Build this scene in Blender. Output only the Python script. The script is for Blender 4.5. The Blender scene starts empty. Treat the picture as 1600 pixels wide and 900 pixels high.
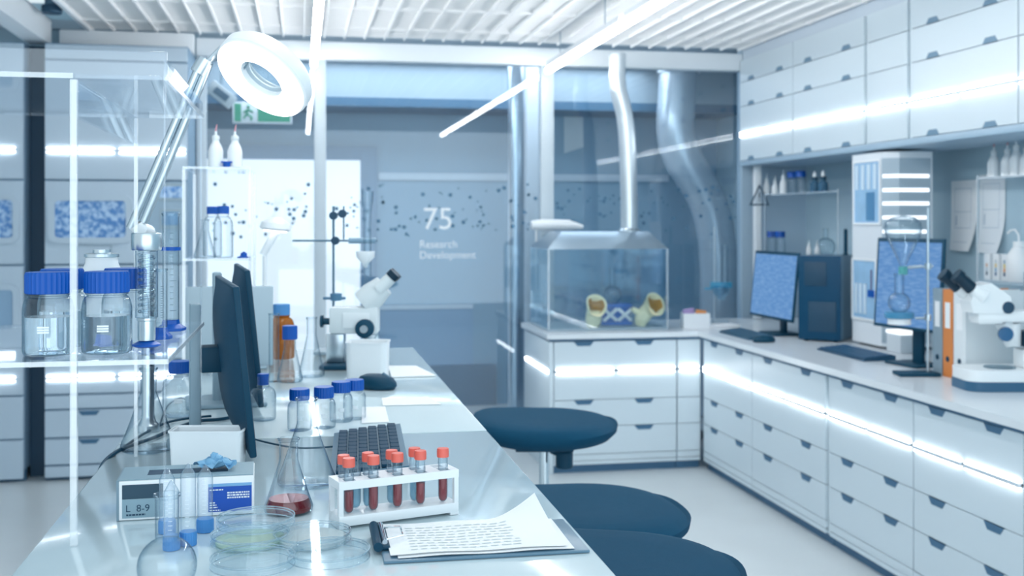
import bpy, bmesh, math, random
from mathutils import Matrix, Vector, Euler
random.seed(7)
PI = math.pi
sc = bpy.context.scene
COL = sc.collection
# ---------------------------------------------------------------- camera model (1600 x 900 photograph)
FPX = 1733.0; YAW = math.radians(10.8); CH = 1.36; HV = 345.0
cA, sA = math.cos(YAW), math.sin(YAW)
def ray(u, v):
    x = (u-800)/FPX
    return (x*cA+sA, -x*sA+cA, (HV-v)/FPX)
def onz(u, v, z):
    d = ray(u, v); t = (z-CH)/d[2]
    return Vector((d[0]*t, d[1]*t, z))
def ony(u, v, Y):
    d = ray(u, v); t = Y/d[1]
    return Vector((d[0]*t, Y, CH+d[2]*t))
def onx(u, v, X):
    d = ray(u, v); t = X/d[0]
    return Vector((X, d[1]*t, CH+d[2]*t))
def ond(u, v, t):
    d = ray(u, v)
    return Vector((d[0]*t, d[1]*t, CH+d[2]*t))
def dep(p): return p[0]*sA+p[1]*cA
# ---------------------------------------------------------------- mesh builder
def T(x=0, y=0, z=0): return Matrix.Translation((x, y, z))
def R(ax, a): return Matrix.Rotation(a, 4, ax)
class MB:
    def __init__(s): s.v = []; s.f = []; s.mi = []; s.cur = 0
    def add(s, vs, fs, M=None):
        o = len(s.v)
        s.v += [tuple(M @ Vector(p)) if M is not None else tuple(p) for p in vs]
        s.f += [tuple(i+o for i in f) for f in fs]; s.mi += [s.cur]*len(fs)
        return s
    def slot(s, i): s.cur = i; return s
    def box(s, x0, x1, y0, y1, z0, z1, b=0, seg=2, M=None):
        if b <= 0:
            return s.add([(x0,y0,z0),(x1,y0,z0),(x1,y1,z0),(x0,y1,z0),(x0,y0,z1),(x1,y0,z1),(x1,y1,z1),(x0,y1,z1)],
                         [(0,3,2,1),(4,5,6,7),(0,1,5,4),(1,2,6,5),(2,3,7,6),(3,0,4,7)], M)
        bm = bmesh.new(); bmesh.ops.create_cube(bm, size=1)
        for q in bm.verts:
            q.co = ((x0+x1)/2+q.co.x*(x1-x0), (y0+y1)/2+q.co.y*(y1-y0), (z0+z1)/2+q.co.z*(z1-z0))
        bmesh.ops.bevel(bm, geom=bm.edges[:], offset=b, segments=seg, affect='EDGES', profile=0.5)
        bm.verts.index_update()
        s.add([q.co[:] for q in bm.verts], [[q.index for q in f.verts] for f in bm.faces], M); bm.free()
        return s
    def lathe(s, prof, n=24, M=None, rib=None, sx=1, sy=1):
        vs = []; fs = []; rings = []
        for k, (r, z) in enumerate(prof):
            if r < 1e-6:
                rings.append([len(vs)]); vs.append((0, 0, z))
            else:
                ids = []
                for i in range(n):
                    a = 2*PI*i/n; rr = r
                    if rib and rib[0] <= k <= rib[1] and i % 2: rr = r-rib[2]
                    ids.append(len(vs)); vs.append((rr*math.cos(a)*sx, rr*math.sin(a)*sy, z))
                rings.append(ids)
        for a, b in zip(rings, rings[1:]):
            if len(a) == 1 and len(b) == 1: continue
            for i in range(n):
                j = (i+1) % n
                if len(a) == 1: fs.append((a[0], b[j], b[i]))
                elif len(b) == 1: fs.append((a[i], a[j], b[0]))
                else: fs.append((a[i], a[j], b[j], b[i]))
        return s.add(vs, fs, M)
    def cyl(s, r, z0, z1, n=24, M=None, b=0):
        if b: return s.lathe([(0,z0),(r-b,z0),(r,z0+b),(r,z1-b),(r-b,z1),(0,z1)], n, M)
        return s.lathe([(0,z0),(r,z0),(r,z1),(0,z1)], n, M)
    def rod(s, p, q, r, n=12, r2=None):
        return s.tube([p, q], [r, r2 if r2 is not None else r], n)
    def tube(s, pts, r, n=10, caps=True, corr=None):
        pts = [Vector(p) for p in pts]; rs = r if isinstance(r, (list, tuple)) else [r]*len(pts)
        vs = []; fs = []; up = None
        for i, p in enumerate(pts):
            t = (pts[min(i+1, len(pts)-1)]-pts[max(i-1, 0)]).normalized()
            if up is None:
                up = Vector((0,0,1)) if abs(t.z) < .9 else Vector((1,0,0))
            x = (up - t*up.dot(t)).normalized(); y = t.cross(x); up = x
            for k in range(n):
                a = 2*PI*k/n; vs.append(tuple(p+(x*math.cos(a)+y*math.sin(a))*rs[i]))
        for i in range(len(pts)-1):
            for k in range(n):
                fs.append((i*n+k, i*n+(k+1) % n, (i+1)*n+(k+1) % n, (i+1)*n+k))
        if caps:
            fs.append(tuple(range(n-1, -1, -1))); fs.append(tuple(range((len(pts)-1)*n, len(pts)*n)))
        return s.add(vs, fs)
    def prism(s, poly, z0, z1, M=None):
        n = len(poly)
        vs = [(x, y, z0) for x, y in poly]+[(x, y, z1) for x, y in poly]
        fs = [tuple(range(n-1, -1, -1)), tuple(range(n, 2*n))]+[(i, (i+1) % n, n+(i+1) % n, n+i) for i in range(n)]
        return s.add(vs, fs, M)
    def grid(s, fn, nu, nv, M=None):
        vs = [fn(i/nu, j/nv) for j in range(nv+1) for i in range(nu+1)]
        fs = [(j*(nu+1)+i, j*(nu+1)+i+1, (j+1)*(nu+1)+i+1, (j+1)*(nu+1)+i) for j in range(nv) for i in range(nu)]
        return s.add(vs, fs, M)
    def build(s, name, mats, parent=None, loc=None, rz=0, angle=38):
        me = bpy.data.meshes.new(name); me.from_pydata(s.v, [], s.f)
        for m in (mats if isinstance(mats, (list, tuple)) else [mats]): me.materials.append(m)
        me.polygons.foreach_set('material_index', s.mi)
        me.polygons.foreach_set('use_smooth', [True]*len(s.f))
        me.update()
        bm = bmesh.new(); bm.from_mesh(me)
        if not getattr(s, 'sheet', False): bmesh.ops.recalc_face_normals(bm, faces=bm.faces[:])
        bm.to_mesh(me); bm.free()
        me.set_sharp_from_angle(angle=math.radians(angle))
        o = bpy.data.objects.new(name, me); COL.objects.link(o)
        if parent: o.parent = parent
        if loc is not None: o.location = loc
        o.rotation_euler.z = rz
        return o
def text_geo(txt, size, spacing=1.0, bold=0.0):
    cu = bpy.data.curves.new('t', 'FONT'); cu.body = txt; cu.size = size; cu.align_x = 'LEFT'; cu.space_character = spacing; cu.offset = bold
    o = bpy.data.objects.new('t', cu); COL.objects.link(o)
    dg = bpy.context.evaluated_depsgraph_get(); me = bpy.data.meshes.new_from_object(o.evaluated_get(dg))
    vs = [p.co[:] for p in me.vertices]; fs = [tuple(p.vertices) for p in me.polygons]
    bpy.data.objects.remove(o); bpy.data.curves.remove(cu); bpy.data.meshes.remove(me)
    return vs, fs
# ---------------------------------------------------------------- object helpers
def tag(o, label, cat, group=None):
    o['label'] = label; o['category'] = cat
    if group: o['group'] = group
    return o
def thing(name, label, cat, loc=(0,0,0), rz=0, group=None):
    o = bpy.data.objects.new(name, None); COL.objects.link(o); o.empty_display_size = .05
    o.location = loc; o.rotation_euler = (0, 0, rz)
    return tag(o, label, cat, group)
def struct(o): o['kind'] = 'structure'; return o
def dup(root, loc, rz=None, label=None, group=None, scale=None):
    r = root.copy(); COL.objects.link(r); r.location = loc
    if rz is not None: r.rotation_euler = (0, 0, rz)
    if scale: r.scale = scale
    if label: r['label'] = label
    if group: r['group'] = group
    for ch in list(root.children):
        c = ch.copy(); COL.objects.link(c); c.parent = r
        for g in list(ch.children):
            d = g.copy(); COL.objects.link(d); d.parent = c
    return r
# ---------------------------------------------------------------- materials
def lin(h):
    h = h.lstrip('#'); c = [int(h[i:i+2], 16)/255 for i in (0, 2, 4)]
    return tuple((x/12.92 if x <= .04045 else ((x+.055)/1.055)**2.4) for x in c)+(1,)
def M_(name, hexcol, rough=.5, metal=0, coat=0, var=.04, scale=6, spec=.5, bump=0, bscale=200):
    m = bpy.data.materials.new(name); m.use_nodes = True; nt = m.node_tree; b = nt.nodes['Principled BSDF']
    c = lin(hexcol)
    tc = nt.nodes.new('ShaderNodeTexCoord'); nz = nt.nodes.new('ShaderNodeTexNoise'); nz.inputs['Scale'].default_value = scale
    nt.links.new(tc.outputs['Object'], nz.inputs['Vector'])
    mx = nt.nodes.new('ShaderNodeMix'); mx.data_type = 'RGBA'
    mx.inputs[6].default_value = tuple(x*(1-var) for x in c[:3])+(1,); mx.inputs[7].default_value = tuple(min(1, x*(1+var)) for x in c[:3])+(1,)
    nt.links.new(nz.outputs['Fac'], mx.inputs[0]); nt.links.new(mx.outputs[2], b.inputs['Base Color'])
    b.inputs['Roughness'].default_value = rough; b.inputs['Metallic'].default_value = metal
    b.inputs['Coat Weight'].default_value = coat; b.inputs['Coat Roughness'].default_value = .03
    b.inputs['Specular IOR Level'].default_value = spec
    if bump:
        n2 = nt.nodes.new('ShaderNodeTexNoise'); n2.inputs['Scale'].default_value = bscale; nt.links.new(tc.outputs['Object'], n2.inputs['Vector'])
        bp = nt.nodes.new('ShaderNodeBump'); bp.inputs['Strength'].default_value = bump; bp.inputs['Distance'].default_value = .01
        nt.links.new(n2.outputs['Fac'], bp.inputs['Height']); nt.links.new(bp.outputs['Normal'], b.inputs['Normal'])
    return m
def E_(name, hexcol, s):
    m = bpy.data.materials.new(name); m.use_nodes = True; nt = m.node_tree; nt.nodes.clear()
    e = nt.nodes.new('ShaderNodeEmission'); e.inputs[0].default_value = lin(hexcol); e.inputs[1].default_value = s
    o = nt.nodes.new('ShaderNodeOutputMaterial'); nt.links.new(e.outputs[0], o.inputs[0]); return m
def G_(name, tint='#fcfeff', gloss='#f6fbff', base=.03, edge=.75, power=4.5, rough=.02, body=None, bodyfac=0, rim=None):
    """thin-walled glass: transparent, with reflection that grows towards grazing angles"""
    m = bpy.data.materials.new(name); m.use_nodes = True; nt = m.node_tree; nt.nodes.clear()
    tr = nt.nodes.new('ShaderNodeBsdfTransparent'); tr.inputs[0].default_value = lin(tint)
    gl = nt.nodes.new('ShaderNodeBsdfGlossy'); gl.inputs['Color'].default_value = lin(gloss); gl.inputs['Roughness'].default_value = rough
    lw = nt.nodes.new('ShaderNodeLayerWeight'); lw.inputs['Blend'].default_value = .5
    pw = nt.nodes.new('ShaderNodeMath'); pw.operation = 'POWER'; pw.inputs[1].default_value = power
    nt.links.new(lw.outputs['Facing'], pw.inputs[0])
    ml = nt.nodes.new('ShaderNodeMath'); ml.operation = 'MULTIPLY_ADD'; ml.inputs[1].default_value = edge; ml.inputs[2].default_value = base; ml.use_clamp = True
    nt.links.new(pw.outputs[0], ml.inputs[0])
    mx = nt.nodes.new('ShaderNodeMixShader'); nt.links.new(ml.outputs[0], mx.inputs[0])
    if rim:
        p2 = nt.nodes.new('ShaderNodeMath'); p2.operation = 'POWER'; p2.inputs[1].default_value = 2.2; nt.links.new(lw.outputs['Facing'], p2.inputs[0])
        cm = nt.nodes.new('ShaderNodeMix'); cm.data_type = 'RGBA'; cm.inputs[6].default_value = lin(tint); cm.inputs[7].default_value = lin(rim)
        nt.links.new(p2.outputs[0], cm.inputs[0]); nt.links.new(cm.outputs[2], tr.inputs[0])
    first = tr
    if body:
        df = nt.nodes.new('ShaderNodeBsdfDiffuse'); df.inputs[0].default_value = lin(body)
        m2 = nt.nodes.new('ShaderNodeMixShader'); m2.inputs[0].default_value = bodyfac
        nt.links.new(tr.outputs[0], m2.inputs[1]); nt.links.new(df.outputs[0], m2.inputs[2]); first = m2
    nt.links.new(first.outputs[0], mx.inputs[1]); nt.links.new(gl.outputs[0], mx.inputs[2])
    o = nt.nodes.new('ShaderNodeOutputMaterial'); nt.links.new(mx.outputs[0], o.inputs[0]); return m
def REF_(name, col='#f2f8fc', ior=1.33, rough=0):
    m = bpy.data.materials.new(name); m.use_nodes = True; b = m.node_tree.nodes['Principled BSDF']
    b.inputs['Base Color'].default_value = lin(col); b.inputs['Transmission Weight'].default_value = 1
    b.inputs['IOR'].default_value = ior; b.inputs['Roughness'].default_value = rough; return m

cab = M_('cabinet_lacquer', '#d2e0e8', .3, var=.015, scale=2)
cabside = M_('cabinet_side', '#c6d4e0', .35, var=.02)
seam = M_('seam_grey', '#7f9db5', .6)
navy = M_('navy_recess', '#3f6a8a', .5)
dnavy = M_('dark_navy', '#17425c', .5)
counter = M_('counter_top', '#e3eaef', .22, var=.02, scale=8)
benchm = M_('bench_glass', '#cddfe5', .09, coat=.25, var=.01, scale=2)
benchedge = M_('bench_edge', '#eef5f7', .2)
white = M_('white_plastic', '#eef3f6', .35, var=.01)
offwhite = M_('off_white', '#e2e9ec', .4, var=.02)
grey = M_('grey_plastic', '#9db2bf', .45)
dgrey = M_('dark_grey', '#55788e', .5)
black = M_('black_plastic', '#0a4058', .5, var=.06, spec=.25)
blackg = M_('black_gloss', '#0f2f42', .3, spec=.3)
bluecap = M_('blue_cap', '#0655b0', .38, var=.03, spec=.35)
redcap = M_('red_cap', '#ee6f60', .4)
steel = M_('brushed_steel', '#c8d4db', .28, metal=1, var=.08, scale=30)
chrome = M_('chrome', '#dfe7ec', .08, metal=1, var=.01)
paper = M_('paper', '#f6f9fb', .7, var=.005)
seatm = M_('seat_fabric', '#0a4662', .8, var=.08, scale=60, spec=.2, bump=.3, bscale=900)
orange = M_('orange_board', '#e39a5c', .5)
purple = M_('purple_paper', '#b7a3d6', .6)
amberm = G_('amber_glass', '#c9822b', '#f4e2c0', .06, .5, body='#b56a12', bodyfac=.55)
glass = G_('lab_glass', '#fbfdfe', '#e8f1f6', .05, .85, 3.4, rim='#6f93a8')
glassd = G_('lab_glass_edge', '#f5fafc', '#dce8ee', .06, .85, 3.0, rim='#54798f')
pane = G_('pane_glass', '#f4f9fc', '#f8fbfd', .05, .6, 4.0, rough=.01)
acryl = G_('acrylic', '#fdfeff', '#f8fcff', .04, .5, 4.5, body='#f0f7fb', bodyfac=.02)
acryledge = G_('acrylic_edge', '#ffffff', '#ffffff', .12, .4, 2, rough=.15, body='#eff7fc', bodyfac=.26)
petriG = G_('petri_plastic', '#fbfdfe', '#f2f8fb', .03, .4, 5.0, rim=None)
rimG = G_('petri_rim', '#f4f9fb', '#e8f1f5', .15, .5, 2.0, body='#b9cfda', bodyfac=.45)
water = G_('water', '#fafdfe', '#f2f8fb', .04, .5, 4.5)
waterR = REF_('water_refracting', '#f6fbfe', 1.22)
plast = G_('clear_plastic', '#fbfdff', '#eef6fb', .05, .6, 2.5, rough=.08, body='#eaf3f8', bodyfac=.09, rim='#a9c4d4')
redliq = G_('red_liquid', '#8a2a30', '#f0d6d4', .04, .4, 4.5, body='#7d141c', bodyfac=.72)
bloodliq = G_('blood', '#a03a3a', '#f3dada', .05, .4, 3.0, body='#ad5358', bodyfac=.75)
blueliq = G_('pale_blue_liquid', '#cfe8f2', '#eaf5fa', .05, .4, 3.0, body='#b9dcea', bodyfac=.45)
agar = G_('agar_green', '#e8f3e6', '#f4faf3', .06, .4, 3.0, body='#dcecd8', bodyfac=.6)
agarw = G_('agar_white', '#f4f7f8', '#f4faf3', .06, .4, 3.0, body='#eef2f2', bodyfac=.55)
lampE = E_('lamp_tube', '#ffffff', 26)
ledE = E_('led_strip', '#fbfdff', 12)
ringE = E_('ring_light', '#ffffff', 3.2)
# ================================================================= SETTING
PY = 6.6      # glass partition plane
BY = 8.1      # back wall of the room beyond
WX = 3.15     # right wall
CZ = 2.42     # underside of the ceiling grid
# floor: pale vinyl with soft blotches
fm = M_('floor_vinyl', '#c9d1d4', .3, var=.07, scale=3)
o = MB().box(-4, WX+.2, -1.0, BY+.3, -.05, 0).build('floor', fm); struct(o)
wallm = M_('wall_blue_grey', '#b2ccd8', .5, var=.04, scale=1.5)
backm = M_('back_wall_blue', '#8aadc4', .35, var=.05, scale=1.2)
o = MB().box(WX, WX+.1, -1.0, BY, 0, 2.75).build('wall_right', wallm); struct(o)
o = MB().box(-4, WX, BY, BY+.1, 0, 2.75).build('wall_back', backm); struct(o)
o = MB().box(-3.3, -3.2, 2.0, BY, 0, 2.75).build('wall_left', wallm); struct(o)
# short return wall between the upper cabinets and the glass partition
o = MB().box(2.72, WX, 6.56, 6.64, .0, 2.5).build('wall_corner', M_('corner_wall', '#a9bfcf', .5)); struct(o)
# ---- ceiling: slab, long fins running away from the camera, fine cross lamellae
cwhite = M_('ceiling_white', '#fcfdfe', .5, var=.01)
cs = MB().box(-4, WX, 2.2, PY-.05, 2.60, 2.7).build('ceiling', M_('ceiling_slab', '#dfe8ef', .6)); struct(cs)
XL = -1.14
g = MB(); x = XL
while x < 2.72:
    g.box(x-.004, x+.004, 2.6, PY-.05, CZ, CZ+.075); x += .116
fins = g.build('ceiling_fins', cwhite, cs)
g = MB(); y = 2.6; k = 0
while y < PY-.06:
    if k % 20 == 0: g.box(XL, 2.72, y-.006, y+.006, CZ+.002, CZ+.05)
    else: g.box(XL, 2.72, y-.0022, y+.0022, CZ+.014, CZ+.044)
    y += .03; k += 1
lam = g.build('ceiling_lamellae', cwhite, cs)
# dark void left of the grid, its edge beam, a hanging pipe
beamm = M_('beam_white', '#e6edf2', .45, var=.02)
o = MB().box(-1.42, -1.31, 2.6, PY-.3, 2.30, 2.44, b=.005).build('trim_1', beamm); struct(o)
o = MB().box(XL-.02, XL, 2.6, PY-.05, CZ-.01, CZ+.1).build('trim_2', beamm); struct(o)
hp = thing('ventilation_stub', 'blue-grey duct stub hanging in the gap beside the ceiling grid, top left', 'duct', (-1.225, 5.9, 2.42))
MB().cyl(.035, 0, .178, 16).build('pipe', dgrey, hp); MB().cyl(.05, -.02, .02, 16, b=.005).build('collar', dnavy, hp)
o = MB().box(-1.305, -.59, 6.47, 6.54, 2.30, 2.415, b=.004).build('trim_16', beamm); struct(o)
# ---- glass partition: beam, posts, sill (structure) and panes
o = MB().box(-.585, 2.72, PY-.05, PY+.05, 2.30, 2.405, b=.006).build('trim_3', beamm); struct(o)
postm = M_('post_paint', '#c3d1da', .4, var=.02)
o = MB().box(.079, .147, PY-.035, PY+.035, 0, 2.30, b=.004).build('trim_4', postm); struct(o)
o = MB().box(1.43, 1.512, PY-.035, PY+.035, 0, 2.30, b=.004).build('trim_5', postm); struct(o)
o = MB().box(-.585, 2.72, PY-.03, PY+.03, 0, .05, b=.004).build('trim_6', postm); struct(o)
o = MB().box(-.585, -.53, PY-.035, PY+.035, 0, 2.30, b=.004).build('trim_7', postm); struct(o)
wins = []
for n, (x0, x1) in enumerate([(-.53, .079), (.147, 1.43), (1.512, 2.72)]):
    w = MB(); w.box(x0, x1, PY-.004, PY+.004, .05, 2.30)
    w = w.build('window_%d' % (n+1), pane); struct(w); wins.append(w)
# the speckle of dots and the lettering on the glass
dotm = M_('dot_vinyl', '#4a7694', .6)
def dots(x0, x1, n, seed):
    rnd = random.Random(seed); m = MB()
    for i in range(n):
        x = rnd.uniform(x0, x1); zz = 1.36+(345-(286+rnd.uniform(0, 72)+abs(rnd.gauss(0, 10))))*6.7/1733+0
        r = rnd.choice([.005, .006, .008, .010, .012])
        m.lathe([(0, 0), (r, 0), (r, .001), (0, .001)], 12, T(x, PY-.0055, zz) @ R('X', PI/2))
    return m
dots(-.5, .07, 34, 1).build('dot_pattern', dotm, wins[0])
dots(.17, 1.41, 84, 2).build('dot_pattern', dotm, wins[1])
dots(1.53, 2.70, 70, 3).build('dot_pattern', dotm, wins[2])
letm = M_('letter_vinyl', '#eef5fa', .6)
def wall_text(s, size, p, mat, parent, name='lettering', rx=PI/2, rz=0, sp=1.0, bold=0):
    vs, fs = text_geo(s, size, sp, bold); m = MB(); m.sheet = True; m.add(vs, fs, T(*p) @ R('Z', rz) @ R('X', rx))
    return m.build(name, mat, parent)
for s, u, v, sz in (('75', 660, 358, .185), ('Research', 655, 387, .062), ('Development', 655, 404, .062)):
    wall_text(s, sz, ony(u, v, PY-.006), letm, wins[1])
# ---- room beyond the glass
o = MB().box(-3.2, WX, PY+.06, BY, 2.45, 2.5).build('ceiling_beyond', M_('ceil_beyond', '#b9c9d4', .6)); struct(o)
o = MB().box(-3.2, WX, BY-.5, BY, 2.14, 2.20).build('trim_8', M_('soffit_navy', '#43708f', .6)); struct(o)
o = MB().box(-3.2, WX, BY-.5, BY, 2.20, 2.449).build('trim_15', M_('soffit_grey', '#a3b7c4', .6)); struct(o)
trimm = M_('pale_trim', '#cfdeea', .4)
p0 = ony(592, 276, BY-.02); p1 = ony(1045, 276, BY-.02)
o = MB().box(p0.x, p1.x, BY-.02, BY-.0005, p0.z-.022, p0.z+.028).build('trim_9', trimm); struct(o)
o = MB().box(p0.x, 1.25, BY-.015, BY-.0005, .715, .745).build('trim_10', trimm); struct(o)
low = M_('back_wall_low', '#85a8c6', .35, var=.05, scale=1.2)
o = MB().box(p0.x, 1.25, BY-.01, BY-.0005, .3, .715).build('trim_11', low); struct(o)
o = MB().box(p0.x-.3, 1.42, BY-.03, BY-.0005, 0, .30).build('baseboard_back', M_('skirting_navy', '#3a6787', .5)); struct(o)
# lit white door with blue frame
dl = ony(300, 248, BY-.03); dr = ony(563, 248, BY-.03)
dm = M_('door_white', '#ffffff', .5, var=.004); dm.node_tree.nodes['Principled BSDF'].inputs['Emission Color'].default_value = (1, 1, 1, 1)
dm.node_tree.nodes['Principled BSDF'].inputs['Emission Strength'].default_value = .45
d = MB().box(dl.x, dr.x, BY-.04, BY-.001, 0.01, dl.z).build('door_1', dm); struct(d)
MB().box(dr.x+.001, dr.x+.12, BY-.05, BY-.001, 0, dl.z+.1).box(dl.x-.05, dr.x, BY-.05, BY-.001, dl.z+.002, dl.z+.1).build('door_frame', M_('door_frame_blue', '#6f92b0', .5), d)
# white column and a curved steel pillar behind the glass
c = ony(833, 300, 7.55)
o = MB().box(c.x-.055, c.x+.055, 7.5, 7.62, 0, 2.45, b=.01).build('trim_12', M_('column_paint', '#d7e2ea', .4)); struct(o)
c = ony(808, 300, 7.2)
o = MB().cyl(.055, 0, 2.449, 40, T(c.x, 7.25, 0)).build('trim_13', M_('steel_pillar', '#c3d3e0', .2, metal=.8, var=.03)); struct(o)
# paper notice on the back wall, seen through the glass
a = ony(882, 181, BY-.012); b = ony(912, 240, BY-.012)
nt = MB().add([(a.x, 0, a.z), (b.x, 0, a.z), (b.x, 0, b.z+.05), (a.x, 0, b.z), (a.x, .004, a.z), (b.x, .004, a.z), (b.x, .004, b.z+.05), (a.x, .004, b.z)],
              [(0,3,2,1),(4,5,6,7),(0,1,5,4),(1,2,6,5),(2,3,7,6),(3,0,4,7)]).build('notice_sheet', offwhite, loc=(0, BY-.0045, 0))
tag(nt, 'pale blank sheet on the far wall, seen through glass right of the post', 'notice')
# exit sign hanging from the soffit
e = thing('exit_sign', 'green and white running-man exit sign hanging beyond the glass behind the ring lamp', 'sign', ony(410, 193, 7.4))
W = 90*7.3/FPX; Hs = 33*7.3/FPX
MB().box(-W/2, W/2, 0, .03, 0, Hs, b=.003).build('sign_body', white, e)
gm = M_('exit_green', '#2f9e7c', .5)
MB().box(-W/2+.012, -W/2+.055, -.002, 0, .012, Hs-.012).box(-.03, W/2-.012, -.002, 0, .012, Hs-.012).build('green_field', gm, e)
mm = MB(); x0 = -W/2+.1
mm.lathe([(0, -.012), (.012, 0), (0, .012)], 10, T(x0, -.003, Hs-.03))
for p, q in (((0, .095), (-.01, .06)), ((-.01, .06), (.022, .042)), ((.022, .042), (.018, .018)), ((-.01, .06), (-.03, .03)), ((0, .09), (.03, .075)), ((0, .09), (-.03, .07))):
    mm.rod((x0+p[0], -.003, p[1]), (x0+q[0], -.003, q[1]), .006, 8)
mm.build('running_figure', gm, e)
MB().rod((-.12, .015, Hs-.002), (-.12, .015, 2.449-e.location.z), .004).rod((.12, .015, Hs-.002), (.12, .015, 2.449-e.location.z), .004).build('hanger_rod', chrome, e)
# tilted grey ceiling speaker box left of the ring lamp
pc = ony(346, 148, 7.2)
e = thing('tilted_panel', 'small grey tilted box hanging beyond the glass, left of the exit sign', 'box', pc)
M = R('Y', math.radians(38))
MB().box(-.09, .09, -.03, .03, -.045, .045, b=.008, M=M).build('housing', offwhite, e)
MB().box(-.05, .05, -.034, -.029, -.022, .022, M=M).build('dark_window', dgrey, e)
MB().rod((0, 0, .04), (0, 0, 2.449-pc.z), .008).build('hanger', grey, e)
# ================================================================= CABINETS
LEDS = [cab, ledE]
grip = M_('grip_grey', '#6a8ca5', .5)
def handle(x, z, w, h, up, parent, mat=navy, y=-.0195):
    """trapezoid finger grip; up: wide edge on top"""
    a, b = w/2, w/2-h*.8
    if not up: a, b = b, a
    pl = [(x-b, z-h/2), (x+b, z-h/2), (x+a, z+h/2), (x-a, z+h/2)]
    m = MB(); n = 4
    vs = [(p[0], y, p[1]) for p in pl]+[(p[0], y+.014, p[1]) for p in pl]
    m.add(vs, [(0,1,2,3),(7,6,5,4),(0,4,5,1),(1,5,6,2),(2,6,7,3),(3,7,4,0)])
    return m.build('handle', mat, parent)
def led(x0, x1, z, parent, y=-.018):
    m = MB()
    m.box(x0, x1, y-.010, y, z-.0075, z+.0075)
    m.slot(1).box(x0+.004, x1-.004, y-.008, y-.0005, z+.0077, z+.0125).box(x0+.004, x1-.004, y-.008, y-.0005, z-.0125, z-.0077)
    return m.build('light_strip', LEDS, parent)
def cabinet(name, label, loc, rz, w, depth, z0, z1, fronts, ledz, kick, group, hx=(.24, .76), hw=.10, hh=.024, strips=2, front_name='drawer', hup=True):
    t = thing(name, label, 'cabinet', loc, rz, group)
    MB().box(0, w, 0, depth, z0, z1).build('carcass', seam, t)
    for (a, b, h) in fronts:
        nm = front_name if h else 'front_panel'
        f = MB().box(.0018, w-.0018, -.018, -.0005, a+.0015, b-.0015, b=.0012, seg=1).build(nm, cab, t)
        if h:
            for q in hx: handle(q*w, (b-.0015-hh/2 if hup else a+.0015+hh/2), hw, hh, hup, f, navy if hup else grip)
    if ledz:
        for i in range(strips):
            led(w*i/strips+.010, w*(i+1)/strips-.010, ledz, t)
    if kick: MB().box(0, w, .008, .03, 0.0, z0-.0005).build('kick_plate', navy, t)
    return t
LOW = [(.552, .71, 1), (.394, .545, 0), (.25, .394, 1), (.10, .25, 1), (.065, .10, 0), (.043, .065, 0)]
names = ['far corner', 'second from the far corner', 'third from the far corner', 'fourth from the far corner', 'nearest the camera']
FX = 2.17
ys = [(5.775, 5.112), (5.108, 4.336), (4.302, 3.658), (3.654, 3.035), (3.031, 2.40)]
lab = ['white drawer unit of the right-hand counter, in the inner corner beside the fume box unit',
       'white drawer unit of the right-hand counter, second from the inner corner',
       'white drawer unit of the right-hand counter, below the dark monitor and binders',
       'white drawer unit of the right-hand counter, below the white stereo microscope',
       'white drawer unit of the right-hand counter, nearest the camera at the right edge']
for (a, b), l in zip(ys, lab):
    cabinet('drawer_cabinet', l, (FX+.018, a, 0), -PI/2, a-b, .9, .043, .71, LOW, .5485, True, 'drawer units under the right counter', hw=.105)
fl = thing('filler_strip', 'narrow white upright filler between two right-hand drawer units', 'panel', (FX+.016, 4.334, 0), -PI/2)
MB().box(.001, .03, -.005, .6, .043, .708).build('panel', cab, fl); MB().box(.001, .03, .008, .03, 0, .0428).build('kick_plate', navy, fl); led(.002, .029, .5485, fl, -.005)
# back run (under the fume box)
bk = cabinet('drawer_cabinet', 'white drawer unit under the fume box, facing the camera', (1.335, 5.818, 0), 0, .69, .66, .043, .71, LOW, .5485, True, None, hx=(.24, .73), hw=.11)
sp = MB().box(-.025, -.002, -.018, .66, .0, .71, b=.002).build('side_panel', cab, bk)
m = MB(); m.box(-.035, -.025, -.01, .62, .546, .551); m.slot(1).box(-.033, -.0255, 0, .6, .5513, .5565).box(-.033, -.0255, 0, .6, .5405, .5457); m.build('light_strip', LEDS, bk)
cf = cabinet('corner_cabinet', 'narrow handleless white corner panel between the two counters', (2.028, 5.818, 0), 0, .135, .66, .043, .71, [(a, b, 0) for a, b, h in LOW], .5485, True, None, strips=1)
# worktops
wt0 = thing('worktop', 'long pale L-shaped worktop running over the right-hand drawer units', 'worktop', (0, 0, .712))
MB().prism([(2.160, 2.40), (WX-.003, 2.40), (WX-.003, 6.545), (1.312, 6.49), (1.312, 5.80), (2.160, 5.80)], .001, .0125).build('shadow_rail', navy, wt0)  # strip coloured navy to stand in for the shadow line under the slab
wt = MB().prism([(2.145, 2.40), (WX-.003, 2.40), (WX-.003, 6.55), (1.295, 6.50), (1.295, 5.785), (2.145, 5.785)], .013, .040)
wt.build('slab', counter, wt0)
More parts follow.
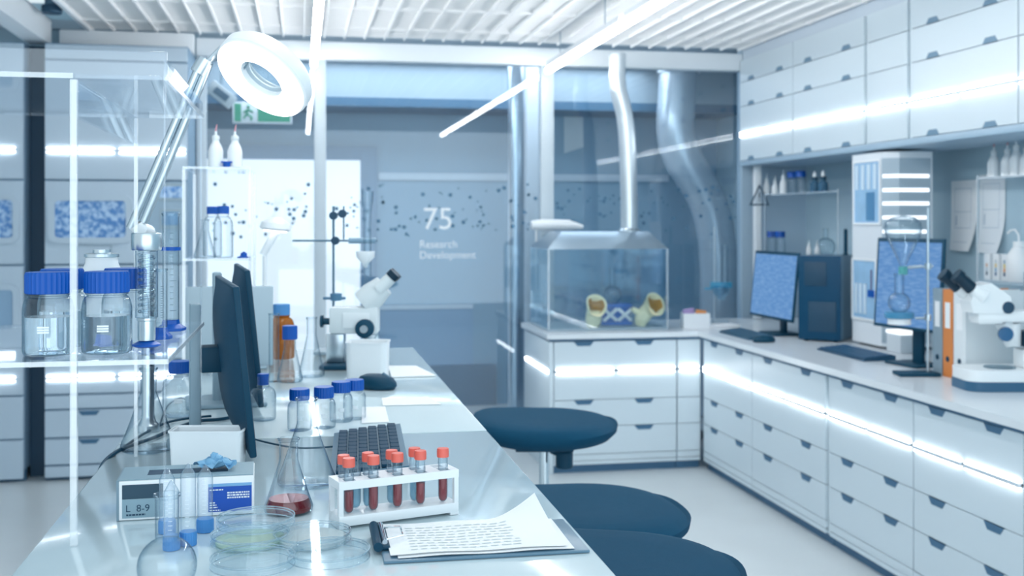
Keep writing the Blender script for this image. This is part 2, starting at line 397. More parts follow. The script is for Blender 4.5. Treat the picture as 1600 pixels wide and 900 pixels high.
# upper cabinets
UX = 2.70
UP = [(1.732, 2.069, 1), (2.069, 2.221, 1), (2.221, 2.36, 1)]
uy = [(6.548, 5.79), (5.786, 4.99), (4.958, 4.60), (4.568, 3.811), (3.807, 3.03)]
ulab = ['white wall cabinet over the counter, at the far end beside the glass partition',
        'white wall cabinet over the counter, second from the far end',
        'narrow handleless white wall cabinet above the tall white analyser',
        'white wall cabinet over the counter, right of the narrow handleless one',
        'white wall cabinet over the counter, cut off by the right edge']
for i, ((a, b), l) in enumerate(zip(uy, ulab)):
    fr = [(p, q, 0 if i == 2 else 1) for p, q, h in UP]
    t = cabinet('wall_cabinet', l, (UX+.018, a, 0), -PI/2, a-b, .42, 1.732, 2.36, fr, 1.895, False, 'wall cabinets over the right counter', hw=.10, strips=1 if i == 2 else 2, front_name='door', hup=False, hx=(.23, .77))
for y, l in ((4.988, 'narrow upright filler left of the handleless wall cabinet'), (4.598, 'narrow upright filler right of the handleless wall cabinet')):
    f2 = thing('filler_strip', l, 'panel', (UX+.016, y, 0), -PI/2)
    MB().box(.001, .028, -.004, .42, 1.732, 2.36).build('panel', cab, f2); led(.001, .028, 1.895, f2, -.004)
lm = M_('pelmet', '#9fb9cc', .4)
pm = MB().box(UX-.004, UX+.40, 3.03, 6.548, 1.70, 1.731, b=.004).box(UX+.40, WX-.002, 3.03, 6.548, 1.716, 1.731)
tag(pm.build('pelmet_board', lm), 'long blue-grey board under the row of wall cabinets', 'board')
bp = MB().box(2.72, WX, 3.03, 6.548, 2.3605, 2.44); struct(bp.build('trim_14', cabside))
# ---- tall equipment cabinets, left background
TY = 6.15
def px_x(u): return ony(u, 400, TY).x
scr = bpy.data.materials.new('speckled_window'); scr.use_nodes = True
n_ = scr.node_tree; b_ = n_.nodes['Principled BSDF']; tc = n_.nodes.new('ShaderNodeTexCoord'); nz = n_.nodes.new('ShaderNodeTexNoise'); nz.inputs['Scale'].default_value = 38
cr = n_.nodes.new('ShaderNodeValToRGB'); cr.color_ramp.elements[0].color = lin('#4f86c4'); cr.color_ramp.elements[0].position = .4; cr.color_ramp.elements[1].color = lin('#b5d3f0'); cr.color_ramp.elements[1].position = .6
n_.links.new(tc.outputs['Object'], nz.inputs['Vector']); n_.links.new(nz.outputs['Fac'], cr.inputs[0]); n_.links.new(cr.outputs[0], b_.inputs['Base Color']); b_.inputs['Roughness'].default_value = .15
def rrect(x0, x1, z0, z1, r, n=5):
    pts = []
    for cx, cz, a0 in ((x1-r, z1-r, 0), (x0+r, z1-r, PI/2), (x0+r, z0+r, PI), (x1-r, z0+r, 1.5*PI)):
        for i in range(n+1): pts.append((cx+r*math.cos(a0+PI/2*i/n), cz+r*math.sin(a0+PI/2*i/n)))
    return pts
def plate(m, pts, y0, y1): return m.prism(pts, 0, y0-y1, T(0, y0, 0) @ R('X', PI/2)) if False else m.add(
    [(x, y0, z) for x, z in pts]+[(x, y1, z) for x, z in pts],
    [tuple(range(len(pts))), tuple(range(2*len(pts)-1, len(pts)-1, -1))]+[(i, (i+1) % len(pts), len(pts)+(i+1) % len(pts), len(pts)+i) for i in range(len(pts))])
def ring_plate(m, outer, inner, y0, y1):
    n = len(outer)
    vs = [(x, y0, z) for x, z in outer]+[(x, y0, z) for x, z in inner]+[(x, y1, z) for x, z in outer]+[(x, y1, z) for x, z in inner]
    fs = []
    for i in range(n):
        j = (i+1) % n
        fs += [(i, j, n+j, n+i), (2*n+i, 3*n+i, 3*n+j, 2*n+j), (i, 2*n+i, 2*n+j, j), (n+i, n+j, 3*n+j, 3*n+i)]
    return m.add(vs, fs)
lcab = M_('left_cabinet', '#bccddb', .35, var=.02, scale=2)
def zt(v): return ony(180, v, TY).z
xL, xR = px_x(70), px_x(294)
t = thing('equipment_cabinet', 'tall pale equipment cabinet with a rounded blue window, left background', 'cabinet', (0, TY, 0))
MB().box(xL, xR, .005, .55, .06, zt(70)).build('carcass', seam, t)
rows = [(95, 72), (281, 97), (412, 283), (562, 414), (613, 564), (636, 615), (680, 638), (722, 682), (742, 724)]
for v0, v1 in rows:
    n = 'drawer' if v1 in (638, 682) else 'front_panel'
    a, b = zt(v0), zt(v1)
    xe = xR-.003 if v1 > 300 or v1 < 200 else px_x(212)
    f = MB().box(xL+.003, xe, -.014, .004, a+.002, b-.002, b=.001, seg=1).build(n, lcab, t)
    if n == 'drawer': handle(px_x(140), b-.018, .11, .024, True, f, y=-.0155)
ip = MB().box(px_x(212)+.004, xR-.003, -.014, .004, zt(412)+.002, zt(283)-.002).build('instrument_panel', M_('panel_blue_grey', '#9db6c8', .4), t)
for (u0, u1, v0, v1, mt) in ((246, 291, 314, 286, grey), (250, 288, 309, 291, scr), (250, 285, 358, 326, grey), (254, 281, 352, 331, M_('panel_screen', '#6f9cc4', .2))):
    MB().box(px_x(u0), px_x(u1), -.018 if mt is grey else -.0195, -.0145, zt(v0), zt(v1), b=.001, seg=1).build('display', mt, ip)
w = ring_plate(MB(), rrect(px_x(76), px_x(209), zt(380), zt(304), .05), rrect(px_x(87), px_x(198), zt(371), zt(314), .02), -.03, -.0145).build('window_frame', lcab, t)
plate(MB(), rrect(px_x(86), px_x(199), zt(372), zt(313), .02), -.02, -.0146).build('window_pane', scr, w)
ring_plate(MB(), rrect(px_x(120), px_x(176), zt(413), zt(383), .004), rrect(px_x(122), px_x(174), zt(411.5), zt(384.5), .004), -.018, -.0145).build('label_frame', grey, t)
for z in (zt(236), zt(588)):
    for i in range(2): led(xL+.01+(xR-xL)*i/2, xL-.01+(xR-xL)*(i+1)/2, z, t, -.014)
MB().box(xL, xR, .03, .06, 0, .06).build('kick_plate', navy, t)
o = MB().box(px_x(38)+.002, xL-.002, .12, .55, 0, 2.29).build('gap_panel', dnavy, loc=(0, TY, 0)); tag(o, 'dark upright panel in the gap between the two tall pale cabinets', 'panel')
t = thing('equipment_cabinet', 'tall pale equipment cabinet with two blue windows, cut off by the left edge', 'cabinet', (0, TY, 0))
xL2, xR2 = px_x(-130), px_x(38)
MB().box(xL2, xR2, .005, .55, .06, zt(70)).build('carcass', seam, t)
for v0, v1 in [(281, 72), (412, 283), (540, 414), (613, 542), (680, 615), (742, 682)]:
    MB().box(xL2+.003, xR2-.003, -.014, .004, zt(v0)+.002, zt(v1)-.002, b=.001, seg=1).build('front_panel', lcab, t)
for v0, v1 in ((380, 304), (520, 442)):
    w = ring_plate(MB(), rrect(px_x(-110), px_x(32), zt(v0), zt(v1), .05), rrect(px_x(-98), px_x(22), zt(v0-9), zt(v1+9), .02), -.03, -.0145).build('window_frame', lcab, t)
    plate(MB(), rrect(px_x(-99), px_x(23), zt(v0-8), zt(v1+8), .02), -.02, -.0146).build('window_pane', scr if v0 < 400 else M_('dim_window', '#8fb0cc', .2), w)
for z in (zt(236), zt(588)): led(xL2+.01, px_x(26), z, t, -.014)
MB().box(xL2, xR2, .03, .06, 0, .06).build('kick_plate', navy, t)
o = MB().box(-3.2, -.585, 6.71, 6.75, 0, 2.6).build('wall_behind', wallm); struct(o); o.name = 'wall_middle'
# ---- ceiling lamp lines
def lamp(label, x, y0, y1, z, segs):
    t = thing('linear_lamp', label, 'lamp', (x, y1, z), 0, 'linear ceiling lamps')
    L = (y1-y0)/segs
    for i in range(segs):
        a = -i*L-.018; b = -(i+1)*L+.018
        m = MB(); m.tube([(0, a, 0), (0, b, 0)], .0185, 14); m.build('tube', lampE, t)
        MB().box(-.016, .016, b+.02, a-.02, .0187, .05).build('housing', white, t)
        for q in (.2, .8): MB().rod((0, a+(b-a)*q, .05), (0, a+(b-a)*q, CZ+.03-z), .003, 6).build('suspension_wire', grey, t)
lamp('white linear ceiling lamp above the bench, left of the middle', .075, 1.65, 6.48, 2.256, 3)
lamp('white linear ceiling lamp over the aisle, running to the right post', 1.452, 1.65, 6.48, 2.256, 3)
# ================================================================= BENCHES
BZ = .98; SEAMY = 1.985
bl, br = -.305, .333
def bench(label, y0, y1, z):
    t = thing('lab_bench', label, 'bench', (0, (y0+y1)/2, 0))
    h = (y1-y0)/2
    MB().box(bl, br, -h, h, z-.014, z, b=.003).build('glass_top', benchm, t)
    MB().box(bl+.002, br-.002, -h+.002, h-.002, z-.045, z-.0145, b=.002).build('top_frame', benchedge, t)
    for sx in (bl+.05, br-.05):
        for sy in (-h+.06, h-.06):
            MB().box(sx-.022, sx+.022, sy-.022, sy+.022, 0, z-.0455, b=.003).build('leg', grey, t)
    MB().box(bl+.03, br-.03, h-.075, h-.045, .25, .30).box(bl+.03, br-.03, -h+.045, -h+.075, .25, .30).build('cross_rail', grey, t)
    return t
bench('pale glass-topped lab bench nearest the camera, carrying the test tube rack', .75, SEAMY-.003, BZ)
bench('pale glass-topped lab bench beyond the seam, carrying the far microscope', SEAMY+.003, 3.33, BZ)
# ---------------------------------------------------------------- glassware builders
def shell(prof, th=.0018):
    """outer profile from the base centre up to the rim, then the inner wall back down"""
    inn = []
    for r, z in reversed(prof):
        if r > th: inn.append((r-th, max(z, th)))
    return prof+[(prof[-1][0]-th*.5, prof[-1][1]+th*.5), (prof[-1][0]-th, prof[-1][1]), (prof[-1][0]-th*1.2, prof[-1][1]-.004)]
def liquid_in(prof, level, inset=.0024):
    out = [(0, inset)]; last = None
    for r, z in prof[1:]:
        rr = r-inset; zz = max(z, inset)
        if zz >= level:
            if last and zz > last[1]:
                k = (level-last[1])/(zz-last[1]); out.append((last[0]+(rr-last[0])*k, level))
            break
        out.append((rr, zz)); last = (rr, zz)
    out.append((0, level)); return out
def bottle_prof(d, h, nd, zn):
    r = d/2; hs = zn*.68; n = nd/2
    p = [(0, 0), (r*.86, 0), (r*.97, .002), (r, .006), (r, hs)]
    for i in range(1, 7):
        a = PI/2*i/6; p.append((n+(r-n)*math.cos(a), hs+(zn*.94-hs)*math.sin(a)))
    p += [(n, zn*.96), (n*1.09, zn*.975), (n*1.09, zn*.99), (n, zn), (n, h)]
    return p
def cap_build(t, r, z0, z1, mat=bluecap, ribs=40, name='cap'):
    m = MB().lathe([(0, z0), (r*.97, z0), (r, z0+.001), (r, z1-.003), (r*.94, z1), (0, z1)], ribs*2, rib=(2, 3, r*.075))
    return m.build(name, mat, t)
def bottle(label, loc, d, h, cap_h, level=.5, nd=None, capr=None, name='reagent_bottle', cat='bottle', gm=glass, lq=water, capm=bluecap, group=None, mark=True, ribs=30, rz=0):
    t = thing(name, label, cat, loc, rz, group)
    bh = h-cap_h*.25; p = bottle_prof(d, bh, nd or d*.62, h-cap_h)
    MB().lathe(shell(p), 40).build('glass_body', gm, t)
    if lq and level: MB().lathe(liquid_in(p, level*h), 32).build('liquid', lq, t)
    if capm: cap_build(t, capr or (nd or d*.62)/2*1.15, h-cap_h, h, capm, ribs)
    if mark:
        q = MB(); q.sheet = True
        for k in range(3):
            zc = h*(.28+.03*k)
            q.grid(lambda a, b: ((d/2+.0004)*math.sin((a-.5)*.45), -(d/2+.0004)*math.cos((a-.5)*.45), zc+b*.0022), 5, 1)
        q.build('printed_mark', letm, t)
    return t
def erlen_prof(d, h, nd):
    r = d/2; n = nd/2; zc = .004
    p = [(0, 0), (r*.9, 0), (r*.985, .0025), (r, .007), (r*.97, h*.11)]
    for i in range(1, 8):
        k = i/7; e = k**.92
        p.append((r*.97+(n-r*.97)*e, h*.11+h*.60*k))
    p += [(n, h*.76), (n, h*.965), (n*1.18, h*.985), (n*1.2, h)]
    return p
def erlen(label, loc, d, h, nd, level=0, lq=water, gm=glass, cap=None, group=None, name='erlenmeyer_flask'):
    t = thing(name, label, 'flask', loc, 0, group); p = erlen_prof(d, h, nd)
    MB().lathe(shell(p, .0016), 44).build('glass_body', gm, t)
    if level: MB().lathe(liquid_in(p, level), 40).build('liquid', lq, t)
    if cap: cap_build(t, nd/2*1.3, h-.012, h+.02, bluecap, 24)
    return t
def flask(label, loc, d, h, nd, name='volumetric_flask', gm=glass, level=0, lq=water):
    t = thing(name, label, 'flask', loc); r = d/2; n = nd/2
    p = [(0, 0), (r*.55, 0)]
    for i in range(1, 13):
        a = -PI/2*.62+(PI/2*.62+math.acos(n/r))*i/12
        p.append((r*math.cos(a), r*.84+r*math.sin(a)))
    zt_ = p[-1][1]; p += [(n, zt_+.01), (n, h-.004), (n*1.14, h-.002), (n*1.14, h)]
    MB().lathe(shell(p, .0015), 40).build('glass_body', gm, t)
    if level: MB().lathe(liquid_in(p, level), 32).build('liquid', lq, t)
    return t
# ================================================================= ACRYLIC SHELF (front left)
SZ = 1.196
ash = thing('acrylic_shelf', 'clear acrylic two-tier bench shelf holding blue-capped bottles, front left', 'shelf', (-.26, 1.37, BZ))
Yb = .50; L0, L1 = -.20, .105
def apart(m, n, mt=acryl): return m.build(n, mt, ash)
zb = SZ-BZ; zt_ = 1.532-BZ
apart(MB().box(L0, L1, 0, Yb, zb-.006, zb, b=.0008, seg=1), 'lower_shelf')
apart(MB().box(L0, L1, 0, Yb, zt_-.006, zt_, b=.0008, seg=1), 'top_shelf')
apart(MB().box(L0, L1, -.006, -.0005, zt_-.006, zt_+.028, b=.0008, seg=1), 'front_lip')
apart(MB().box(-.003, .003, .01, Yb-.01, zt_-.05, zt_-.0065, b=.0006, seg=1), 'hanging_rail')
apart(MB().box(L1-.006, L1-.0005, .01, Yb-.01, zt_-.004, zt_+.02, b=.0006, seg=1), 'side_lip')
for x, y, w in ((0, -.001, .004), (0, Yb-.003, .003), (L1-.004, .006, .0014), (L1-.004, Yb-.003, .0016)):
    apart(MB().box(x-w, x+w, y-w, y+w, .0005, zt_-.007, b=.0004, seg=1), 'post', acryledge if x == 0 else acryl)
for m in (MB().box(L0, L1, -.0012, .0002, zb-.006, zb), MB().box(L1-.0002, L1+.0012, 0, Yb, zb-.006, zb), MB().box(L0, 0, -.0075, -.006, zt_-.006, zt_), MB().box(L1-.0002, L1+.0012, 0, Yb, zt_-.006, zt_), MB().box(.02, L1, Yb-.0002, Yb+.0012, zt_-.006, zt_)):
    apart(m, 'polished_edge', acryledge)
# bottles on it
def onS(u, v, z=SZ+.0006): return onz(u, v, z)
gA = 'blue-capped bottles on the acrylic shelf'
bA = bottle('squat clear bottle with ribbed blue cap, leftmost at the front of the acrylic shelf', Vector((-.303, 1.44, SZ+.0005)), .060, .101, .026, .46, nd=.047, capr=.0272, group=gA, lq=waterR)
zc = dep((-.303, 1.44))
def sp_(u, y): # a spot on the shelf seen at column u, at distance y
    return Vector((ony(u, 400, y).x, y, SZ+.0005))
dup(bA, sp_(167, 1.445), 0, 'squat clear bottle with ribbed blue cap, right of the post at the shelf front', gA)
dup(bA, sp_(97, 1.53), 0, 'squat clear bottle with blue cap, hidden behind the leftmost shelf bottle', gA)
dup(bA, sp_(196, 1.535), 0, 'squat clear bottle with blue cap, close behind the bottle right of the white post', gA)
# white jar behind
p = sp_(159, 1.64); t = thing('white_jar', 'white plastic jar with a metal stopper ring, behind the shelf bottles', 'jar', p)
MB().lathe([(0, 0), (.026, 0), (.028, .003), (.028, .09), (.022, .104), (.021, .116), (0, .116)], 32).build('body', white, t)
MB().lathe([(.0215, .112), (.0235, .113), (.0235, .117), (.012, .119), (.012, .123), (0, .123)], 32).build('stopper_ring', steel, t)
# spiral condenser
p = sp_(229, 1.50); t = thing('spiral_condenser', 'glass spiral condenser with metal collars and blue foot on the shelf, below the lamp arm', 'condenser', p)
s = dep(p)/FPX
MB().lathe([(0, 0), (17*s, 0), (22*s, .002), (21*s, .004), (12*s, .008), (0, .009)], 24).build('blue_foot', bluecap, t)
MB().lathe([(0, .009), (13*s, .009), (13.5*s, .012), (13.5*s, .034), (15*s, .035), (15*s, .038), (0, .038)], 32).build('base_collar', steel, t)
MB().lathe([(0, .0385), (17*s, .0385), (17*s, .125), (0, .125)], 32).build('outer_tube', glass, t)
MB().tube([(11.5*s*math.cos(a*.5), 11.5*s*math.sin(a*.5), .042+.078*a/120) for a in range(121)], .0019, 8).build('coil', glassd, t)
MB().cyl(6*s, .04, .124, 16).build('inner_tube', glass, t)
MB().lathe([(0, .1255), (22*s, .1255), (23*s, .127), (23*s, .146), (22*s, .148), (0, .148)], 36).build('top_collar', steel, t)
# graduated cylinders
def cylinder(label, p, r, h, ring=None, foot=True):
    t = thing('graduated_cylinder', label, 'cylinder', p, 0, 'graduated cylinders on the shelf')
    hx = MB(); hx.lathe([(0, 0), (r*1.9, 0), (r*1.9, .004), (r*1.1, .010), (r*1.02, .016), (0, .016)], 6, R('Z', .3))
    hx.build('hexagonal_foot', bluecap, t)
    MB().lathe(shell([(0, .0165), (r, .0165), (r, h-.004), (r*1.15, h), (r*1.17, h+.001)], .0012), 28).build('tube', glassd, t)
    if ring: MB().lathe([(r*1.02, ring), (r*1.2, ring), (r*1.2, ring+.005), (r*1.02, ring+.005), (r*1.02, ring)], 24).build('blue_ring', bluecap, t)
    q = MB(); q.sheet = True
    for k in range(14):
        z0 = .03+k*(h-.05)/14; w = .8 if k % 5 == 0 else .4
        q.grid(lambda a, b: ((r+.0003)*math.sin(a*w), -(r+.0003)*math.cos(a*w), z0+b*.0007), 4, 1)
    q.build('scale_marks', dgrey, t)
    return t
p = sp_(267, 1.72); cylinder('tall glass measuring cylinder with a blue ring and blue foot on the shelf edge', p, 12.5*dep(p)/FPX, 182*dep(p)/FPX, 125*dep(p)/FPX)
p = sp_(252, 1.60); cylinder('shorter glass measuring cylinder without a ring, between condenser and tall cylinder', p, 9*dep(p)/FPX, 108*dep(p)/FPX)
# ================================================================= MAGNIFIER LAMP
Mp = ond(226, 400, 2.0); Mp.z = BZ; Mp.x = max(Mp.x, -.27)
ml = thing('magnifier_lamp', 'large ring magnifier lamp glowing white on a double-bar arm, above the bench', 'lamp', Mp)
def loc_(u, v, t): return ond(u, v, t)-Mp
MB().lathe([(0, .0005), (.020, .0005), (.020, .012), (.014, .018), (.011, .03), (.011, 1.30-BZ), (0, 1.30-BZ)], 28).build('clamp_pole', steel, ml)
b0 = loc_(226, 392, 1.93)
MB().lathe([(0, 1.305-BZ), (.017, 1.305-BZ), (.019, 1.31-BZ), (.019, 1.335-BZ), (.010, 1.345-BZ), (0, 1.345-BZ)], 24).build('pivot_socket', chrome, ml)
m = MB(); j0 = loc_(214, 352, 1.93); j1 = loc_(318, 104, 1.93)
for dx in (-.011, .011):
    off = Vector((dx, 0, dx*.45)); m.tube([j0+off, j1+off*.8], .0072, 10)
m.build('arm_bars', steel, ml)
MB().tube([(0, 0, 1.34-BZ), tuple(j0+Vector((.004, 0, -.006))), tuple(j0)], .013, 12).build('lower_joint', white, ml)
MB().tube([j1+Vector((-.01, 0, -.012)), j1+Vector((.004, 0, .012))], .014, 12).build('upper_joint', steel, ml)
rc = loc_(408, 124, 1.90)
# ring orientation: camera basis
Rr = Vector((cA, -sA, 0)); Ff = Vector((sA, cA, 0)); Uu = Vector((0, 0, 1))
nrm = (Rr*-.42+Uu*-.74+Ff*-.53).normalized()
tz = -nrm; tx = Rr.cross(tz).normalized(); ty = tz.cross(tx)
RM = Matrix(((tx.x, ty.x, tz.x), (tx.y, ty.y, tz.y), (tx.z, ty.z, tz.z))).to_4x4()
RM.translation = rc
ro, ri = .087, .041
# local +z points away from the lit face
MB().lathe([(ro-.004, .0), (ro, .004), (ro*1.0, .022), (ro*.9, .034), (ri*1.25, .036), (ri*1.02, .028), (ri*.98, .001)], 64, RM).build('ring_housing', white, ml)
MB().lathe([(ri*1.0, 0), (ri*1.06, -.004), ((ro+ri)/2, -.008), (ro*.96, -.004), (ro-.004, 0)], 64, RM).build('ring_diffuser', ringE, ml)
MB().lathe([(0, .004), (ri*.6, .007), (ri*.97, .012), (ri*.6, .017), (0, .020)], 48, RM).build('magnifying_lens', glassd, ml)
MB().tube([tuple(j1), tuple(loc_(345, 76, 1.93)), tuple(rc-nrm*.05-Rr*.045+Uu*.005), tuple(rc-nrm*.03-Rr*.05)], .006, 10).build('head_bracket', steel, ml)
# ================================================================= GLOVE BOX
a = onz(183, 815, BZ); b = onz(397, 803, BZ); ang = math.atan2(b.y-a.y, b.x-a.x); GW = (b-a).length
gb = thing('glove_box', 'open cardboard dispenser box with dark, grey and blue label panels, front left on the bench', 'box', (a.x, a.y, BZ+.0005), ang)
GH = .050; GD = .078
card = M_('box_card', '#7f97a5', .6); boxblue = M_('label_blue', '#1552b4', .4); boxdark = M_('label_dark', '#24465a', .45, var=.1, scale=30); boxgrey = M_('label_grey', '#8da9b6', .5, var=.06)
MB().box(0, GW, 0, GD, 0, GH, b=.0015).build('carton', paper, gb)
MB().box(-.001, .0022, -.0006, GD+.0006, -.0001, GH+.0008).build('edge_band', card, gb)
tp = MB(); 
ring_plate(tp, [(.001, .001), (GW-.001, .001), (GW-.001, GD-.001), (.001, GD-.001)], [(GW*.2, GD*.3), (GW*.8, GD*.3), (GW*.8, GD*.7), (GW*.2, GD*.7)], 0, .001)
tp.v = [(x, z, GH+.0003+y) for x, y, z in tp.v]; tp.build('top_panel', boxgrey, gb)
MB().box(GW*.2, GW*.8, GD*.3, GD*.7, GH+.0001, GH+.0006).build('opening', dnavy, gb)
MB().box(.006, GW*.33, -.0008, -.0001, .0272, .045).build('dark_label', boxdark, gb)
MB().box(.006, GW*.33, -.0008, -.0001, .003, .027).build('grey_label', boxgrey, gb)
MB().box(GW*.66, GW-.003, -.0008, -.0001, .005, .037).build('blue_label', boxblue, gb)
MB().box(GW*.66, GW-.003, -.0008, -.0001, .0372, .041).build('pale_label', M_('label_pale', '#7fb2dc', .5), gb)
wall_text('L  8-9', .0125, (.010, -.0012, .011), dnavy, gb)
def print_rows(rows, mat, parent):
    q = MB(); q.sheet = True; rnd = random.Random(11)
    for x0, x1, z, h in rows:
        x = x0
        while x < x1:
            l = min(rnd.uniform(.0015, .004), x1-x); q.add([(x, -.0012, z), (x+l, -.0012, z), (x+l, -.0012, z+h), (x, -.0012, z+h)], [(0, 1, 2, 3)]); x += l+.0008
    q.build('small_print', mat, parent)
print_rows([(.011, .034, .006, .0022)], dnavy, gb)
print_rows([(GW*.67, GW*.77, .0325, .0016)]+[(GW*.80, GW*.965, .028-.0032*k, .0020) for k in range(3)]+[(GW*.67, GW*(.71+.01*k), .016-.003*k, .0016) for k in range(3)]+[(GW*.67, GW*.75, .0065, .0014)], white, gb)
glv = thing('nitrile_glove', 'crumpled pale-blue glove pulled halfway out of the dispenser box', 'glove', (0, 0, 0))
M0 = Matrix.Translation(gb.location) @ R('Z', ang)
glm = M_('glove_blue', '#7fb4d6', .5, var=.12, scale=60)
rnd = random.Random(5); m = MB()
gx, gy = GW*.70, GD*.5
m.grid(lambda a_, b_: (gx+(a_-.5)*.044+.006*math.sin(b_*9), gy+(b_-.5)*.030+.005*math.sin(a_*11), GH+.0035+.008*abs(math.sin(a_*7+b_*3))*(1-abs(a_-.5))+.006*math.cos(b_*8+a_*5)**2), 22, 14, M0)
for k, (dx, dy, dz) in enumerate(((-.002, .004, .015), (.009, -.006, .011), (.022, -.008, .004), (-.020, .003, .003))):
    q0 = M0 @ Vector((gx, gy, GH+.008)); q1 = M0 @ Vector((gx+dx*.6, gy+dy*.6, GH+.008+dz*.9)); q2 = M0 @ Vector((gx+dx, gy+dy, GH+.006+dz))
    m.tube([q0, q1, q2], [.006, .005, .0028], 8)
m.sheet = True
m.build('glove_body', glm, glv)
# ================================================================= CONICAL TUBES ON THEIR CAPS
gT = 'upturned conical tubes standing on blue caps'
def ctube(label, u, vcap, vtip):
    p = onz(u, vcap-6, BZ+.0005); s = dep(p)/FPX; h = (vcap-6-vtip)*s+.0; r = 12.0*s
    t = thing('conical_tube', label, 'tube', p, 0, gT)
    cap_build(t, r*1.12, 0, .016, M_('cap_blue_soft', '#4a8fd0', .4), 22)
    MB().lathe([(r*.98, .0162), (r, h-.015), (r*.95, h-.013), (r*.25, h-.0015), (0, h)], 28).build('tube_body', plast, t)
    q = MB(); q.sheet = True
    for k in range(9): q.grid(lambda a_, b_: ((r+.0004)*math.sin(-.3+a_*.5), -(r+.0004)*math.cos(-.3+a_*.5), .024+k*.005+b_*.0006), 4, 1)
    q.build('scale_marks', letm, t)
ctube('upturned conical tube on a blue cap, rightmost of the group', 320.5, 836, 726)
ctube('upturned conical tube on a blue cap, middle of the group', 294, 857, 724)
ctube('upturned conical tube on a blue cap, back left of the group above the round flask', 261, 838, 731)
ctube('upturned conical tube on a blue cap, right behind the neck of the round flask', 268, 864, 750)
p = onz(261, 922, BZ+.0005)
flask('small round clear volumetric flask with a straight neck, at the bottom edge in front', p, 91*dep(p)/FPX, 150*dep(p)/FPX, 36*dep(p)/FPX)
# ================================================================= ERLENMEYERS
p = onz(451, 799, BZ+.0005); s = dep(p)/FPX
erlen('clear conical flask with dark red liquid, in the middle of the near bench', p, 76*s, 114*s, 29*s, 21*s, redliq)
p = onz(479, 757, BZ+.0005); s = dep(p)/FPX
erlen('larger empty conical flask standing behind the red-liquid flask', p, 90*s, 135*s, 30*s, 0)
p = onz(232, 703, BZ+.0005); s = dep(p)/FPX
erlen('clear conical flask standing below the acrylic shelf, by the rear post', p, 84*s, 128*s, 24*s, 0)
# ================================================================= PETRI DISHES
gP = 'petri dishes at the front of the bench'
def petri(label, u, v, fill=None, z=BZ, d=.088, h=.010):
    p = onz(u, v, z+.0005); t = thing('petri_dish', label, 'petri dish', p, 0, gP); r = d/2
    MB().lathe(shell([(0, 0), (r-.002, 0), (r-.001, .001), (r-.0006, h-.002), (r, h)], .0013), 56).build('dish', petriG, t)
    q = MB()
    for rr, zz in ((r, h), (r+.0016, .0028), (r+.0016, h+.0022)): q.lathe([(rr-.0006, zz-.0005), (rr+.0004, zz-.0005), (rr+.0004, zz+.0005), (rr-.0006, zz+.0005), (rr-.0006, zz-.0005)], 56)
    q.build('rim', rimG, t)
    if fill: MB().lathe([(0, .002), (r-.004, .002), (r-.004, .0055), (0, .0055)], 48).build('agar', fill, t)
    l = MB().lathe(shell([(0, 0), (r+.0012, 0), (r+.002, .001), (r+.002, .008)], .0012), 56, T(0, 0, h+.0025) @ R('X', PI)).build('lid', petriG, t)
    return t
petri('petri dish without filling, back left, standing on the pale green dish', 400, 822, None, z=BZ+.0145)
petri('petri dish with pale green filling, under the back left dish', 391, 848, agar)
petri('empty petri dish at the front left, beside the round flask', 395, 886, None)
petri('petri dish with whitish filling, behind the front right dish', 488, 846, agarw)
petri('empty petri dish at the front right, nearest the clipboard', 514, 874, None)
# ================================================================= TEST TUBE RACK
a = onz(530, 829, BZ); b = onz(717, 804, BZ); ang = math.atan2(b.y-a.y, b.x-a.x); RL = (b-a).length
rk = thing('test_tube_rack', 'white plastic test tube rack holding red-capped tubes', 'rack', (a.x, a.y, BZ+.0005), ang)
RD = .042; RH = .058
MB().box(0, RL, 0, RD, .003, .0155, b=.001).box(0, .012, 0, RD, 0, .0035).box(RL-.012, RL, 0, RD, 0, .0035).build('base_plate', white, rk)
tp = MB(); fr = [.10, .30, .50, .695, .89]; hr = .0070
for y0, y1 in ((0, .0035), (.0185, .0235), (.0385, RD)): tp.box(0, RL, y0, y1, RH-.010, RH)
for y0, y1 in ((.0035, .0185), (.0235, .0385)):
    xs = [0]
    hs = fr if y0 < .01 else [.10, .2, .30, .50, .695, .89]
    for f in hs: xs += [f*RL-hr, f*RL+hr]
    xs.append(RL)
    for i in range(0, len(xs), 2): tp.box(xs[i], xs[i+1], y0, y1, RH-.010, RH)
tp.build('top_plate', white, rk)
for x in (.003, RL-.003):
    for y in (.004, RD-.004): MB().box(x-.003, x+.003, y-.003, y+.003, .0155, RH-.010).build('upright', white, rk)
M0 = Matrix.Translation(rk.location) @ R('Z', ang)
gR = 'capped tubes in the white rack'
def rtube(label, f, y, liq, capm=redcap, lev=.036, hh=.076):
    p = M0 @ Vector((f*RL, y, .016)); t = thing('test_tube', label, 'test tube', p, 0, gR)
    r = .0062; H = hh-.016
    MB().lathe([(0, 0), (r*.5, .001), (r*.85, .004), (r, .008), (r, H)], 20).build('tube', glassd, t)
    if liq: MB().lathe([(0, .001), (r*.5, .002), (r*.8, .0045), (r*.9, .009), (r*.9, lev), (0, lev)], 18).build('liquid', liq, t)
    MB().lathe([(r*1.02, H*.52), (r*1.05, H*.52), (r*1.05, H*.80), (r*1.02, H*.80)], 20).build('paper_label', plast, t)
    if capm: cap_build(t, .0078, H-.002, H+.009, capm, 16)
    return t
ordn = ['leftmost', 'second from left', 'middle', 'fourth from left', 'rightmost']
for i, f in enumerate(fr):
    rtube('red-capped tube of dark blood in the rack\'s front row, %s' % ordn[i], f, .011, bloodliq, lev=.028+.004*((i*7) % 3))
o4 = ['leftmost', 'second from left', 'third from left', 'rightmost']
